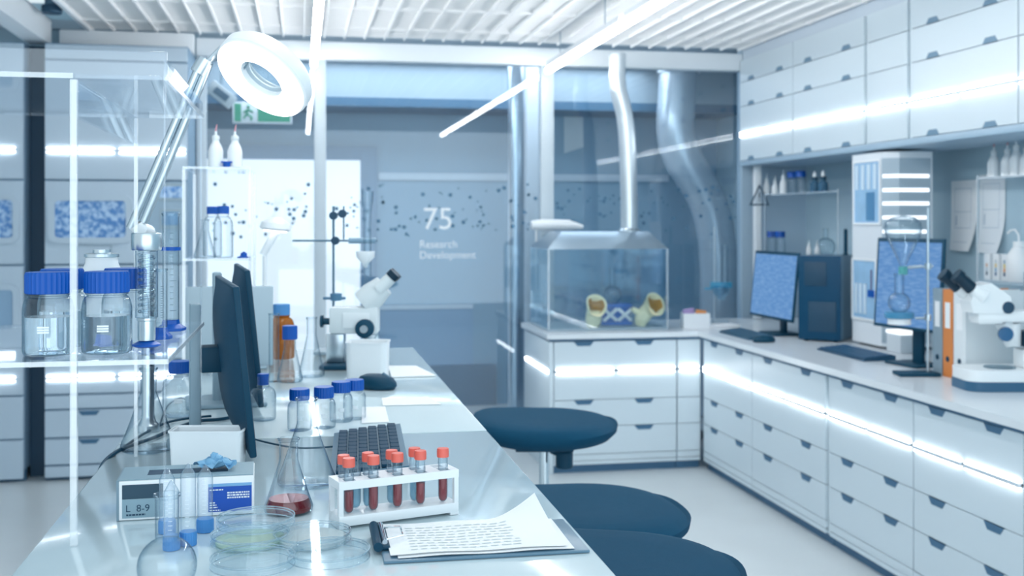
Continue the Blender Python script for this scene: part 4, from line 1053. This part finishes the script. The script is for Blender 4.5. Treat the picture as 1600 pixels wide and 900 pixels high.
MB().tube([(-.01, 0, .07), (-.045, -.005, .09), (-.062, -.008, .10)], [.022, .017, .011], 14).build('thumb', ym, g2)
# scissor lift with a flask on it
c = ony(962, 505, fy0+.21); c.z = gz
lj = thing('lab_jack', 'blue laboratory scissor jack with white cross bars inside the fume box', 'jack', c, -.1)
jb = M_('jack_blue', '#2f72c4', .4)
MB().box(-.085, .085, -.06, .06, 0, .022, b=.003).build('lower_plate', jb, lj); MB().box(-.085, .085, -.06, .06, .098, .12, b=.003).build('upper_plate', jb, lj)
MB().box(-.07, .07, -.045, .045, .0225, .0975).build('bellows', jb, lj)
m = MB()
for y in (-.056, .056):
    for cx in (-.042, .042):
        for k, sg in ((0, 1), (1, -1)): m.box(-.052, .052, -.004, .004, -.009, .009, M=T(cx, y+(.0085*k if y > 0 else -.0085*k), .061) @ R('Y', .72*sg))
m.build('scissor_bars', white, lj)
MB().tube([(-.09, 0, .061), (.09, 0, .061)], .006, 10).build('screw_rod', steel, lj)
flask('small clear flask with a narrow neck standing on the blue scissor jack', (c.x-.02, c.y, gz+.1205), .11, .20, .03)
# tissue box at the inner corner
a = onz(1066, 517, WZ); p = Vector((2.10, 5.96, WZ+.0005))
p = ony(1086, 510, 5.99); p.z = WZ+.0005
tb = thing('tissue_box', 'small white open box with orange and purple packets beside the fume box', 'box', p, -.15)
m = MB(); ring_plate(m, [(-.075, -.05), (.075, -.05), (.075, .05), (-.075, .05)], [(-.07, -.045), (.07, -.045), (.07, .045), (-.07, .045)], 0, .085); m.v = [(x, z, y) for x, y, z in m.v]; m.box(-.072, .072, -.047, .047, 0, .004); m.build('carton', white, tb)
t = thing('paper_packet', 'purple paper packet sticking out of the white box beside the fume box', 'packet', tb.location+Vector((-.02, .012, .0045))); MB().box(-.035, .03, -.008, .008, 0, .105, b=.003, M=R('Y', -.15)).build('packet', purple, t)
t = thing('paper_packet', 'orange paper packet sticking out of the white box beside the fume box', 'packet', tb.location+Vector((.02, -.012, .0045))); MB().box(-.03, .03, -.008, .008, 0, .098, b=.003, M=R('Y', .12)).build('packet', orange, t)
# lamp on a slim stand left of the fume box, beside the post
q = ony(838, 505, 6.462); q.z = WZ+.0005
ls = thing('stand_lamp', 'slim white stand with a long horizontal lamp head, left of the fume box', 'lamp', q)
s = dep(q)/FPX
hz = (HV-352)*s+CH-WZ
MB().cyl(.03, 0, .03, 24, b=.004).build('base', white, ls); MB().tube([(0, 0, .03), (0, 0, hz)], .007, 12).build('rod', white, ls)
MB().box(-.03, .03, -.03, .03, .09, .19, b=.004).build('control_box', white, ls)
MB().tube([(-.03, 0, hz), (.03, 0, hz+.002), (.2, 0, hz), (.285, 0, hz-.012)], [.026, .034, .032, .012], 20).build('lamp_head', white, ls)
MB().lathe([(0, -.02), (.02, -.018), (.02, .018), (0, .02)], 16, T(0, 0, hz*.62)).build('joint', white, ls)
# ================================================================= RIGHT COUNTER
scrm = bpy.data.materials.new('screen_text'); scrm.use_nodes = True
n_ = scrm.node_tree; b_ = n_.nodes['Principled BSDF']
tc = n_.nodes.new('ShaderNodeTexCoord'); mp = n_.nodes.new('ShaderNodeMapping'); mp.inputs['Scale'].default_value = (12, 1, 60)
n_.links.new(tc.outputs['Object'], mp.inputs['Vector']); nz = n_.nodes.new('ShaderNodeTexNoise'); nz.inputs['Scale'].default_value = 1.6; nz.inputs['Detail'].default_value = 3
n_.links.new(mp.outputs[0], nz.inputs['Vector'])
cr = n_.nodes.new('ShaderNodeValToRGB'); cr.color_ramp.elements[0].color = lin('#5f8fc8'); cr.color_ramp.elements[0].position = .45; cr.color_ramp.elements[1].color = lin('#79a3d3'); cr.color_ramp.elements[1].position = .62
n_.links.new(nz.outputs['Fac'], cr.inputs[0]); n_.links.new(cr.outputs[0], b_.inputs['Emission Color']); b_.inputs['Emission Strength'].default_value = .75; b_.inputs['Base Color'].default_value = (.01, .02, .04, 1); b_.inputs['Roughness'].default_value = .25
# monitor in the corner: its left edge is farther away
a = Vector((2.46, 5.83)); b = Vector((2.47, 5.30))
cx = (a+b)/2; rz = math.atan2(b.y-a.y, b.x-a.x)
monitor('blue-screened monitor in the inner corner of the right counter', (cx.x, cx.y, WZ+.0005), rz, (b-a).length, .36, .085, tilt=.10, neck_w=.06, screen=scrm, gap=.07, neckm=black)
a = Vector((2.462, 4.47)); b = Vector((2.528, 4.06)); cx = (a+b)/2; rz = math.atan2(b.y-a.y, b.x-a.x)
monitor('blue-screened monitor on the right counter, behind the pear-shaped glass funnel', (cx.x, cx.y, WZ+.0005), rz, (b-a).length, .385, .15, tilt=.06, neck_w=.06, screen=scrm, gap=.06, neckm=black)
# keyboards and mouse
p = onz(1120, 517, WZ+.0005); keyboard('dark keyboard in front of the corner monitor on the right counter', (2.24, 5.72, WZ+.0005), -PI/2, .40, .13, 5, 19, keym=M_('kb_slate', '#2c5a74', .4), base=M_('kb_base_dark', '#35627c', .45))
keyboard('dark blue keyboard on the right counter in front of the tall white analyser', (2.39, 4.86, WZ+.0005), -PI/2, .44, .15, 5, 19, keym=M_('kb_blue', '#1f5478', .4), base=M_('kb_base_blue', '#1b4a68', .45))
p = onz(1186, 527, WZ+.0005); p = Vector((2.28, 5.22, WZ+.0005)); ms = thing('computer_mouse', 'dark computer mouse beside the corner keyboard on the right counter', 'mouse', p, -PI/2)
mouse_geo(MB(), .036, .06, .036).build('shell', black, ms); MB().tube([(0, -.04, .028), (0, -.02, .036)], .004, 10).build('scroll_wheel', dgrey, ms)
# PC tower
fl_ = Vector((2.487, 5.262)); fr_ = Vector((2.645, 5.125)); rz = math.atan2(fr_.y-fl_.y, fr_.x-fl_.x); w = (fr_-fl_).length
pc = thing('computer_tower', 'dark teal computer tower standing between the corner monitor and the white analyser', 'computer', (fl_.x, fl_.y, WZ+.0005), rz)
tealm = M_('tower_teal', '#0a4464', .45, var=.05, spec=.25); tealg = M_('tower_grey', '#6d8ba0', .4)
MB().box(0, w, .012, .34, .008, .43, b=.003).build('case', tealg, pc)
MB().box(-.001, w+.001, -.004, .0115, .008, .431, b=.003).build('front_bezel', tealm, pc)
MB().box(.03, w-.07, -.0075, -.0045, .28, .40, b=.002).build('drive_bay', dnavy, pc)
MB().box(.05, w-.02, -.0075, -.0045, .05, .20, b=.002).build('grille', dnavy, pc)
for x, y in ((.03, .03), (w-.03, .03), (.03, .31), (w-.03, .31)): MB().cyl(.012, 0, .0078, 12, T(x, y, 0)).build('foot', black, pc)
t = thing('antenna', 'short dark antenna standing at the back of the computer tower', 'antenna', (2.73, 5.235, WZ+.432)); MB().cyl(.012, 0, .012, 16).build('base', black, t); MB().box(-.008, .008, -.008, .008, .0125, .135, b=.003).build('mast', black, t)
# tall white analyser
ax0, ax1 = 2.69, 2.93; ay0, ay1 = 4.77, 5.112; ah = 1.685-WZ
an = thing('analyser', 'tall white analyser with two glazed windows and stepped light bars on its side', 'analyser', (ax0, ay1, WZ+.0005), -PI/2)
aw = ay1-ay0; ad = ax1-ax0    # local: x toward the camera (world -y), front -y (world -x)
prof = [(0, .012), (aw-.055, .012), (aw, .07), (aw, ad), (0, ad)]
MB().prism(prof, .012, ah).build('housing', M_('analyser_white', '#e3eaf0', .35, var=.01), an)
MB().box(.004, aw-.004, .05, ad-.005, 0, .0115).build('plinth', dnavy, an)
def am(u, v): q = onx(u, v, ax0); return (ay1-q.y, q.z-WZ)
fw = M_('analyser_front', '#eef3f7', .3)
def a_win(u0, v0, u1, v1):
    x0, z1 = am(u0, v0); x1, z0 = am(u1, v1)
    x0 = max(.02, min(x0, aw-.11)); x1 = max(x0+.06, min(x1, aw-.07))
    f = MB(); ring_plate(f, rrect(x0-.012, x1+.012, z0-.012, z1+.012, .008, 3), rrect(x0, x1, z0, z1, .006, 3), .002, .0118); f = f.build('window_frame', fw, an)
    plate(MB(), rrect(x0-.001, x1+.001, z0-.001, z1+.001, .006, 3), .008, .0115).build('backing', M_('win_blue', '#9cc4e4', .25, var=.15, scale=14), f)
    return f, x0, x1, z0, z1
f, x0, x1, z0, z1 = a_win(1333, 256, 1372, 348)
m = MB()
for k in range(4): m.box(x0+(x1-x0)*(.05+.24*k), x0+(x1-x0)*(.17+.24*k), .003, .0078, z0+(z1-z0)*.55, z1-.01, b=.001, seg=1)
m.build('vials', M_('vial_pale', '#d3e6f4', .2), f); MB().box(x0+(x1-x0)*.5, x0+(x1-x0)*.8, .003, .0078, z0+.01, z0+(z1-z0)*.5).build('carriage', M_('carriage_blue', '#4f86b0', .4), f)
f, x0, x1, z0, z1 = a_win(1326, 406, 1366, 500)
m = MB()
for k in range(3): m.box(x0+(x1-x0)*(.08+.2*k), x0+(x1-x0)*(.2+.2*k), .003, .0078, z0+.02, z0+(z1-z0)*.6, b=.001, seg=1)
m.build('vials', M_('vial_pale2', '#d3e6f4', .2), f); MB().tube([(x0+(x1-x0)*.82, .005, z0+(z1-z0)*.5), (x0+(x1-x0)*.82, .005, z0+(z1-z0)*.85)], .0035, 10).build('syringe', M_('syringe_purple', '#6a5d86', .4), f)
MB().box(x0+(x1-x0)*.68, x1-.002, .003, .0078, z0+(z1-z0)*.38, z0+(z1-z0)*.5).build('blue_clamp', bluecap, f)
barm = E_('bar_light', '#f2f9ff', 1.6); panm = M_('analyser_grey', '#a3b6c3', .4)
mg = MB()
mg.prism([(aw-.052, .0085), (aw+.003, .0675), (aw+.003, ad-.01), (aw+.0002, ad-.01), (aw+.0002, .0702), (aw-.0545, .0125)], .03, ah-.03); mg.build('side_cover', panm, an)
for v in (275, 297, 318, 340, 362, 384):
    zz = ony(1420, v, ay0).z-WZ
    MB().prism([(aw-.046, .009), (aw+.006, .0662), (aw+.006, ad-.02), (aw+.0032, ad-.02), (aw+.0032, .0676), (aw-.049, .012)], zz-.008, zz+.008).build('light_bar', barm, an)
MB().box(aw+.004, aw+.13, .0, .10, .0, .10, b=.004).build('front_tray', M_('tray_white', '#d9e3ea', .35), an)
MB().box(aw+.003, aw+.132, -.002, .09, .085, .101, b=.002).build('tray_light', E_('tray_bar', '#f6fbff', 1.3), an)
# stand with separating funnel, flask and ring in front of the second monitor
rp = Vector((2.425, 3.98, WZ+.0005)); tz0 = dep(rp)
st = thing('retort_stand', 'slim steel stand on a dark base carrying glassware before the second blue screen', 'stand', rp, -YAW)
s = tz0/FPX
u0 = 800+FPX*((rp.x*cA-rp.y*sA)/tz0)
def Qr(u, v, y=0): return Vector(((u-u0)*s, y, (HV-v)*s+CH-rp.z))
MB().box(Qr(1400, 0).x, Qr(1463, 0).x, -.05, .045, 0, .014, b=.003).build('base_plate', black, st)
MB().tube([(0, 0, .014), Qr(u0, 325)], .005, 12).build('rod', steel, st)
ux = 1411
MB().tube([Qr(u0+8, 416), Qr(1418, 418)], .004, 10).tube([Qr(1440, 416), Qr(1420, 418)], .006, 10).build('clamp_arm', steel, st)
MB().lathe([(0, -.013), (.013, -.012), (.013, .012), (0, .013)], 14, T(*Qr(u0, 416))).lathe([(0, -.013), (.013, -.012), (.013, .012), (0, .013)], 14, T(*Qr(u0, 496))).build('boss_clamp', steel, st)
MB().tube([Qr(u0, 497), Qr(1430, 497)], .005, 10).build('ring_arm', steel, st)
rg = MB().lathe([(0, 0), (.052, 0), (.056, .004), (.056, .02), (.05, .024), (0, .024)], 32, T(*Qr(1405, 497))).build('support_plate', M_('plate_blue', '#3f86ad', .4), st)
MB().lathe([(0, -.024), (.044, -.024), (.044, -.001), (0, -.001)], 32, T(*Qr(1405, 497))).build('plate_underside', white, rg)
sf = thing('pear_funnel', 'pear-shaped glass separating funnel with a green collar, held in front of the second blue screen', 'funnel', rp+Matrix.Rotation(-YAW, 3, 'Z') @ Qr(ux, 430), -YAW)
hS = 85*s
MB().lathe([(.006, .0), (.008, .03), (.022, .062), (.045, .11), (.066, .155), (.072, .185), (.066, .21), (.045, .228), (.0, .235)], 36).build('bulb', glassd, sf)
MB().lathe([(.0065, .003), (.017, .003), (.017, .034), (.0065, .034)], 24).build('collar', M_('collar_green', '#4f9fa0', .45), sf)
MB().tube([(0, 0, .0), (0, 0, -.02)], .0045, 12, caps=False).build('stem', glassd, sf)
q = rp+Matrix.Rotation(-YAW, 3, 'Z') @ Qr(1405, 497); flask('small round glass flask on the blue plate, below the pear-shaped funnel', (q.x, q.y, q.z+.0245), .085, .15, .036, gm=glassd)
# ring binders
def binder(label, y0, y1, col, lab_, holes):
    x0 = 2.472; dd = .285; hh = .34
    t = thing('ring_binder', label, 'binder', (x0, (y0+y1)/2, WZ+.0005), 0, 'ring binders on the right counter'); w = (y1-y0)/2
    mt = M_('binder_%s' % lab_, col, .5)
    MB().box(0, .003, -w, w, 0, hh, b=.001, seg=1).build('spine', mt, t)
    MB().box(.003, dd, -w, -w+.0025, 0, hh).build('cover', mt, t); MB().box(.003, dd, w-.0025, w, 0, hh).build('cover', mt, t)
    MB().box(.01, dd-.015, -w+.004, w-.004, .006, hh-.012).build('pages', paper, t)
    MB().lathe([(.0, 0), (.011, 0), (.011, .0015), (.0, .0015)], 18, T(0, 0, .07) @ R('Y', -PI/2)).build('finger_hole', black, t)
    MB().box(-.0012, -.0001, -w*.5, w*.5, .19, .29).build('spine_label', paper, t)
    return t
binder('grey ring binder, farthest of the three on the right counter', 3.957, 4.022, '#8ea3b0', 'grey', 1)
binder('orange ring binder between the grey and the white one', 3.885, 3.952, '#e08a48', 'orange', 1)
binder('white ring binder, nearest the microscope', 3.80, 3.88, '#e6edf0', 'white', 1)
# stereo microscope
p = onz(1560, 592, WZ+.0005); p = Vector((2.545, 3.62, WZ+.0005)); tz0 = dep(p); s = tz0/FPX; u0 = 800+FPX*((p.x*cA-p.y*sA)/tz0)
sm = thing('stereo_microscope', 'white stereo microscope with black eyepieces at the right edge of the counter', 'microscope', p, -YAW)
def Qm(u, v, y=0): return Vector(((u-u0)*s, y, (HV-v)*s+CH-p.z))
mw = M_('micro_white', '#eef3f5', .3, var=.01)
x0 = Qm(1497, 0).x; x1 = Qm(1640, 0).x
m = MB(); rp2 = rrect(x0, x1, -.10, .10, .05, 7); m.prism(rp2, .0, .034); m.build('base_band', M_('micro_navy', '#2f5f7f', .4), sm)
m = MB(); rp3 = rrect(x0+.002, x1-.002, -.098, .098, .05, 7); m.prism(rp3, .0345, .075); m.build('base', mw, sm)
MB().lathe([(0, 0), (.055, 0), (.055, .004), (0, .004)], 36, T(Qm(1560, 0).x, -.01, .0755)).build('stage_plate', glassd, sm)
MB().tube([(Qm(1615, 0).x, .03, .075), (Qm(1615, 0).x, .03, .42)], .02, 18).build('column', chrome, sm)
MB().box(Qm(1520, 0).x, Qm(1650, 0).x, -.045, .05, Qm(0, 503).z, Qm(0, 484).z, b=.012).build('arm', mw, sm)
MB().box(Qm(1522, 0).x, Qm(1560, 0).x, -.04, .04, Qm(0, 505).z, Qm(0, 493).z, b=.006).build('arm_lip', mw, sm)
m = MB(); hp_ = [Qm(1512, 488), Qm(1508, 470), Qm(1520, 445), Qm(1540, 441), Qm(1570, 462), Qm(1572, 480), Qm(1555, 488)]
plate(m, [(q.x, q.z) for q in hp_], -.05, .05); hd = m.build('head', mw, sm)
MB().cyl(.022, -.006, .006, 20, T(*Qm(1566, 479, -.045)) @ R('X', PI/2)).build('zoom_knob', dnavy, sm)
for dy, du in ((-.036, 0), (.034, -9)):
    e = MB().tube([Qm(1530+du, 462, dy), Qm(1512+du, 450, dy)], [.030, .024], 20).build('eyepiece_tube', mw, sm)
    MB().tube([Qm(1512+du, 450, dy), Qm(1494+du, 434, dy)], [.0235, .0215], 20).tube([Qm(1494+du, 434, dy), Qm(1487+du, 428, dy)], [.026, .026], 20).build('eyepiece_cup', blackg, e)
MB().tube([Qm(1568, 503), Qm(1582, 538)], [.030, .026], 18).tube([Qm(1582, 505), Qm(1584, 540)], [.03, .024], 18).build('objective', mw, sm)
MB().lathe([(0, 0), (.022, .0), (.026, .006), (.026, .02), (0, .022)], 24, T(*Qm(1562, 520, -.035)) @ R('Y', -.9) @ R('X', PI/2)).build('lamp_lens', M_('lens_blue', '#2f628c', .2), sm)
MB().box(Qm(1596, 0).x, Qm(1640, 0).x, -.045, .06, Qm(0, 542).z, Qm(0, 517).z, b=.008).build('focus_block', dnavy, sm)
MB().lathe([(0, 0), (.024, 0), (.024, .025), (.02, .03), (0, .03)], 24, T(*Qm(1606, 530, -.046)) @ R('X', PI/2)).build('focus_knob', dgrey, sm)
MB().box(Qm(1592, 0).x, Qm(1640, 0).x, -.035, .05, .0755, Qm(0, 545).z, b=.006).build('pillar_block', mw, sm)
# wall shelves with bottles, right
def wshelf(label, y0, y1, x0, zs, x1=WX-.001):
    t = thing('wall_shelf', label, 'shelf', (x0, y1, 0), -PI/2); L = y1-y0; D = x1-x0
    for z in zs:
        MB().box(0, L, 0, D, z-.008, z, b=.0008, seg=1).build('shelf_board', acryl, t); MB().box(0, L, -.0015, 0, z-.008, z).build('polished_edge', acryledge, t)
    for x in (0, L): MB().box(x-.004, x+.004, .004, D-.002, min(zs)-.06, max(zs)+.01).build('side_panel', acryl, t); MB().box(x-.004, x+.004, 0, .0038, min(zs)-.06, max(zs)+.01).build('panel_edge', acryledge, t)
    return t
wshelf('clear acrylic wall shelf with wash bottles at the far end of the right counter', 5.42, 6.36, 2.78, [1.52, 1.165])
wshelf('clear acrylic wall shelf with white bottles and jug, right of the hanging papers', 3.55, 4.42, 2.93, [1.55, 1.10])
gF = 'small white wash bottles on the far wall shelf'
def onshelf(u, X, z): q = onx(u, 300, X); return Vector((X, q.y, z+.0005))
w0 = wash('white wash bottle on the far wall shelf, leftmost of three', onshelf(1198, 2.85, 1.52), .95, gF, offwhite)
dup(w0, onshelf(1211, 2.85, 1.52), 0, 'white wash bottle on the far wall shelf, middle of three', gF, scale=(.9, .9, .85)); dup(w0, onshelf(1224, 2.85, 1.52), 0, 'white wash bottle on the far wall shelf, rightmost of three and beside the blue caps', gF, scale=(1, 1, 1.1))
gC = 'blue-capped bottles on the far wall shelf'
c0 = bottle('clear blue-capped bottle on the top far wall shelf, left one of two', onshelf(1238, 2.86, 1.52), .065, .13, .035, 0, nd=.05, capr=.03, mark=False, group=gC, ribs=20)
dup(c0, onshelf(1251, 2.86, 1.52), 0, 'clear blue-capped bottle on the top far wall shelf, right one of two', gC)
dup(c0, onshelf(1206, 2.86, 1.165), 0, 'clear blue-capped bottle on the lower far wall shelf, left one of two', gC); dup(c0, onshelf(1219, 2.86, 1.165), 0, 'clear blue-capped bottle on the lower far wall shelf, right one of two', gC)
gD = 'dark dropper bottles with white tops'
def dropper(label, loc):
    t = thing('dropper_bottle', label, 'bottle', loc, 0, gD)
    MB().lathe([(0, 0), (.026, 0), (.028, .003), (.028, .05), (.014, .064), (.014, .07), (0, .07)], 24).build('dark_glass', M_('dark_bottle', '#3d6784', .2), t)
    MB().lathe([(0, .0705), (.017, .0705), (.017, .086), (0, .086)], 24).build('collar', black, t); MB().lathe([(0, .0865), (.011, .0865), (.011, .10), (.006, .118), (0, .122)], 20).build('rubber_bulb', white, t); return t
d0 = dropper('dark dropper bottle with white top on the far wall shelf, left one of two', onshelf(1273, 2.86, 1.52)); dup(d0, onshelf(1286, 2.86, 1.52), 0, 'dark dropper bottle with white top on the far wall shelf, right one of two', gD)
gN = 'small white bottles on the lower far wall shelf'
n0 = wash('small white bottle above the computer tower, left one of two', onshelf(1264, 2.84, 1.165), .62, gN, offwhite); dup(n0, onshelf(1277, 2.84, 1.165), 0, 'small white bottle above the computer tower, right one of two', gN)
q = onshelf(1290, 2.9, 1.165); flask('round clear flask on the lower far wall shelf, behind small white bottles', q, .11, .15, .03, gm=glassd)
gX = 'white wash bottles on the wall shelf at the right edge'
x0_ = wash('white wash bottle on the right wall shelf, leftmost of four', onshelf(1553, 3.02, 1.55), 1.15, gX, pinkt)
for u, l, sc_ in ((1574, 'white wash bottle on the right wall shelf, second from left', 1.0), (1588, 'white wash bottle on the right wall shelf, third from left', 1.12), (1604, 'white wash bottle on the right wall shelf, cut by the frame edge', 1.0)):
    dup(x0_, onshelf(u, 3.02, 1.55), 0, l, gX, scale=(1, 1, sc_))
gS = 'slim white cartons with colour strips'
def carton(label, u, cols):
    t = thing('slim_carton', label, 'carton', onshelf(u, 2.98, 1.10), -PI/2, gS)
    MB().box(-.022, .022, 0, .05, 0, .115, b=.001, seg=1).build('carton', white, t)
    for k, c in enumerate(cols): MB().box(-.006, .006, -.0012, -.0002, .02+.018*k, .036+.018*k).build('colour_patch', M_('patch_%d_%s' % (u, k), c, .5), t)
carton('slim white carton with grey marks, left of three on the right wall shelf', 1542, ['#3d5f78', '#c8d4da', '#d9b59a'])
carton('slim white carton with blue and yellow strip, middle of three on the right wall shelf', 1556, ['#2f5f8a', '#7fa8c0', '#d9c07a', '#c9d4da'])
carton('slim white carton with orange and dark strip, right of three on the right wall shelf', 1569.5, ['#274f72', '#d99a5a', '#d9c46a', '#9ab0bf'])
q = onshelf(1592, 2.99, 1.10); jg = thing('plastic_jug', 'white translucent squeeze bottle with a bent spout on the right wall shelf', 'bottle', q)
MB().lathe([(0, 0), (.044, 0), (.047, .004), (.047, .115), (.03, .14), (.022, .15), (0, .15)], 28).build('body', white, jg); MB().lathe([(0, .1505), (.024, .1505), (.024, .172), (0, .172)], 24).build('screw_cap', white, jg)
MB().tube([(0, 0, .172), (0, .002, .20), (-.004, .02, .222), (-.008, .045, .218), (-.012, .06, .205)], .0045, 10).build('bent_spout', white, jg)
# hanging papers on the wall
def wall_paper(label, y0, y1, z0, z1, curl):
    t = thing('wall_paper', label, 'paper', (WX-.004, y1, z1), -PI/2, 'printed papers on the right wall'); W_ = y1-y0; H_ = z1-z0
    def fn(a, b): k = max(0, .55-b)/.55; return (a*W_, -(.075*curl*(k**2)*(.25+a)), (b-1)*H_)
    m = MB(); m.grid(fn, 10, 16); v = list(m.v); m.add([(x, y-.001, z) for x, y, z in v], [tuple(reversed(f)) for f in m.f]); m.build('sheet', paper, t)
    q = MB(); q.sheet = True
    def seg_(a0, b0, a1, b1): q.add([tuple(Vector(fn(a, b))+Vector((0, -.002, 0))) for a, b in ((a0, b0), (a1, b0), (a1, b1), (a0, b1))], [(0, 1, 2, 3)])
    for b in (.88, .55, .32, .12): seg_(.15, b, .8, b+.007)
    for a in (.15, .8): seg_(a, .32, a+.012, .88)
    seg_(.2, .36, .24, .5); q.build('printed_table', M_('print_pale', '#b7c6d3', .6), t)
wall_paper('printed paper hanging on the right wall, left one of two, curling at the foot', 4.745, 4.955, 1.215, 1.555, .5)
wall_paper('printed paper hanging on the right wall, right one of two, nearer the wash bottles', 4.53, 4.725, 1.21, 1.575, .5)
# white post and warning triangle at the end of the wall shelf
q = ony(1183, 300, 6.47); o = MB().box(q.x-.02, q.x+.02, 6.45, 6.49, WZ+.001, 1.699, b=.002); o = o.build('shelf_post', white); tag(o, 'white upright post between worktop and wall cabinets at the far corner', 'post')
t = thing('warning_triangle', 'black outlined warning triangle with exclamation mark on the white far post', 'sign', (q.x+.006, 6.4478, 1.455))
sgz = 33*6.9/FPX
tri = [(-sgz/2, 0), (sgz/2, 0), (0, sgz)]; cy_ = sgz/3; inn = [(x*.80, cy_+(z-cy_)*.80) for x, z in tri]
m = MB(); ring_plate(m, tri, inn, -.002, .002); m.build('outline', dnavy, t)
plate(MB(), [(x*1.02, cy_+(z-cy_)*1.02) for x, z in inn], -.0008, .0008).build('clear_field', acryl, t)
MB().box(-.004, .004, -.0016, -.0009, sgz*.34, sgz*.62).lathe([(0, 0), (.0045, 0), (.0045, .001), (0, .001)], 12, T(0, -.0009, sgz*.24) @ R('X', PI/2)).build('exclamation_mark', dnavy, t)
# blue clamp with glass funnel before the big pipe
q = Vector((ony(1124, 500, 6.32).x, 6.32, WZ+.0005)); s = dep(q)/FPX
bs = thing('clamp_stand', 'slim steel stand with a turquoise clamp in the far corner of the worktop', 'stand', q, -YAW)
def Qc(u, v, y=0): return Vector(((u-1124)*s, y, (HV-v)*s+CH-q.z))
MB().box(-.05, .05, -.05, .05, 0, .01, b=.003).build('base_plate', grey, bs); MB().tube([(-.03, .0, .01), (-.03, 0, Qc(0, 355).z)], .005, 10).build('rod', steel, bs)
MB().box(Qc(1108, 0).x, Qc(1141, 0).x, -.055, -.03, Qc(0, 449).z, Qc(0, 440).z, b=.003).tube([Qc(1100, 451, -.02), Qc(1112, 450, -.03)], .006, 10).build('clamp', M_('clamp_turquoise', '#3f9ac0', .4), bs)
fn_ = thing('glass_funnel', 'round-bottomed glass funnel hanging in the turquoise clamp', 'funnel', q+Matrix.Rotation(-YAW, 3, 'Z') @ Qc(1125, 468, -.045), -YAW)
MB().lathe([(0, 0), (.02, .006), (.042, .03), (.05, .06), (.05, .09)], 28).build('cup', G_('turquoise_glass', '#cfe8f3', '#e4f2f8', .1, .6, 2.5), fn_)
MB().tube([(.02, 0, .09), (.02, 0, .33)], .022, 18, caps=False).build('tube', glassd, fn_)
# papers and cable at the corner monitor
m = MB().box(-.10, .10, -.06, .06, 0, .014, b=.001); o = m.build('paper_stack', paper, loc=(2.36, 6.02, WZ+.0005), rz=.2); tag(o, 'stack of white papers behind the corner monitor', 'papers')
# ================================================================= WORLD, LIGHT, CAMERA
w = bpy.data.worlds.new('World'); sc.world = w; w.use_nodes = True
bg = w.node_tree.nodes['Background']; bg.inputs[0].default_value = lin('#e0f1fa'); bg.inputs[1].default_value = .86
def area(name, loc, rot, sx, sy, e, col='#ffffff'):
    l = bpy.data.lights.new(name, 'AREA'); l.shape = 'RECTANGLE'; l.size = sx; l.size_y = sy; l.energy = e; l.color = lin(col)[:3]
    o = bpy.data.objects.new(name, l); COL.objects.link(o); o.location = loc; o.rotation_euler = rot; return o
# soft fill light added behind the camera; no windows are modelled there
area('window_daylight', (.6, -1.6, 1.4), (math.radians(90), 0, 0), 4.5, 2.3, 50, '#e6f5ff')
# unseen fill light added to brighten the room beyond the glass
area('far_room_lamp', (0.9, 7.3, 2.43), (0, 0, 0), 3.0, .5, 19, '#f2f7ff')
cam = bpy.data.cameras.new('Camera'); co = bpy.data.objects.new('Camera', cam); COL.objects.link(co); sc.camera = co
co.location = (0, 0, CH); co.rotation_euler = (PI/2, 0, -YAW)
cam.sensor_width = 36; cam.sensor_fit = 'HORIZONTAL'; cam.lens = FPX/1600*36
cam.shift_x = 0; cam.shift_y = -(450-HV)/1600
cam.clip_start = .05
cam.dof.use_dof = True; cam.dof.focus_distance = 1.5; cam.dof.aperture_fstop = 7.0
vs_ = sc.view_settings
sc.display_settings.display_device = 'sRGB'
vs_.view_transform = 'Standard'; vs_.look = 'None'; vs_.exposure = 0.2; vs_.gamma = 1; vs_.use_curve_mapping = False
sc.cycles.max_bounces = 10; sc.cycles.transparent_max_bounces = 40; sc.cycles.glossy_bounces = 5; sc.cycles.transmission_bounces = 8
sc.cycles.sample_clamp_indirect = 6
sc.cycles.use_denoising = True
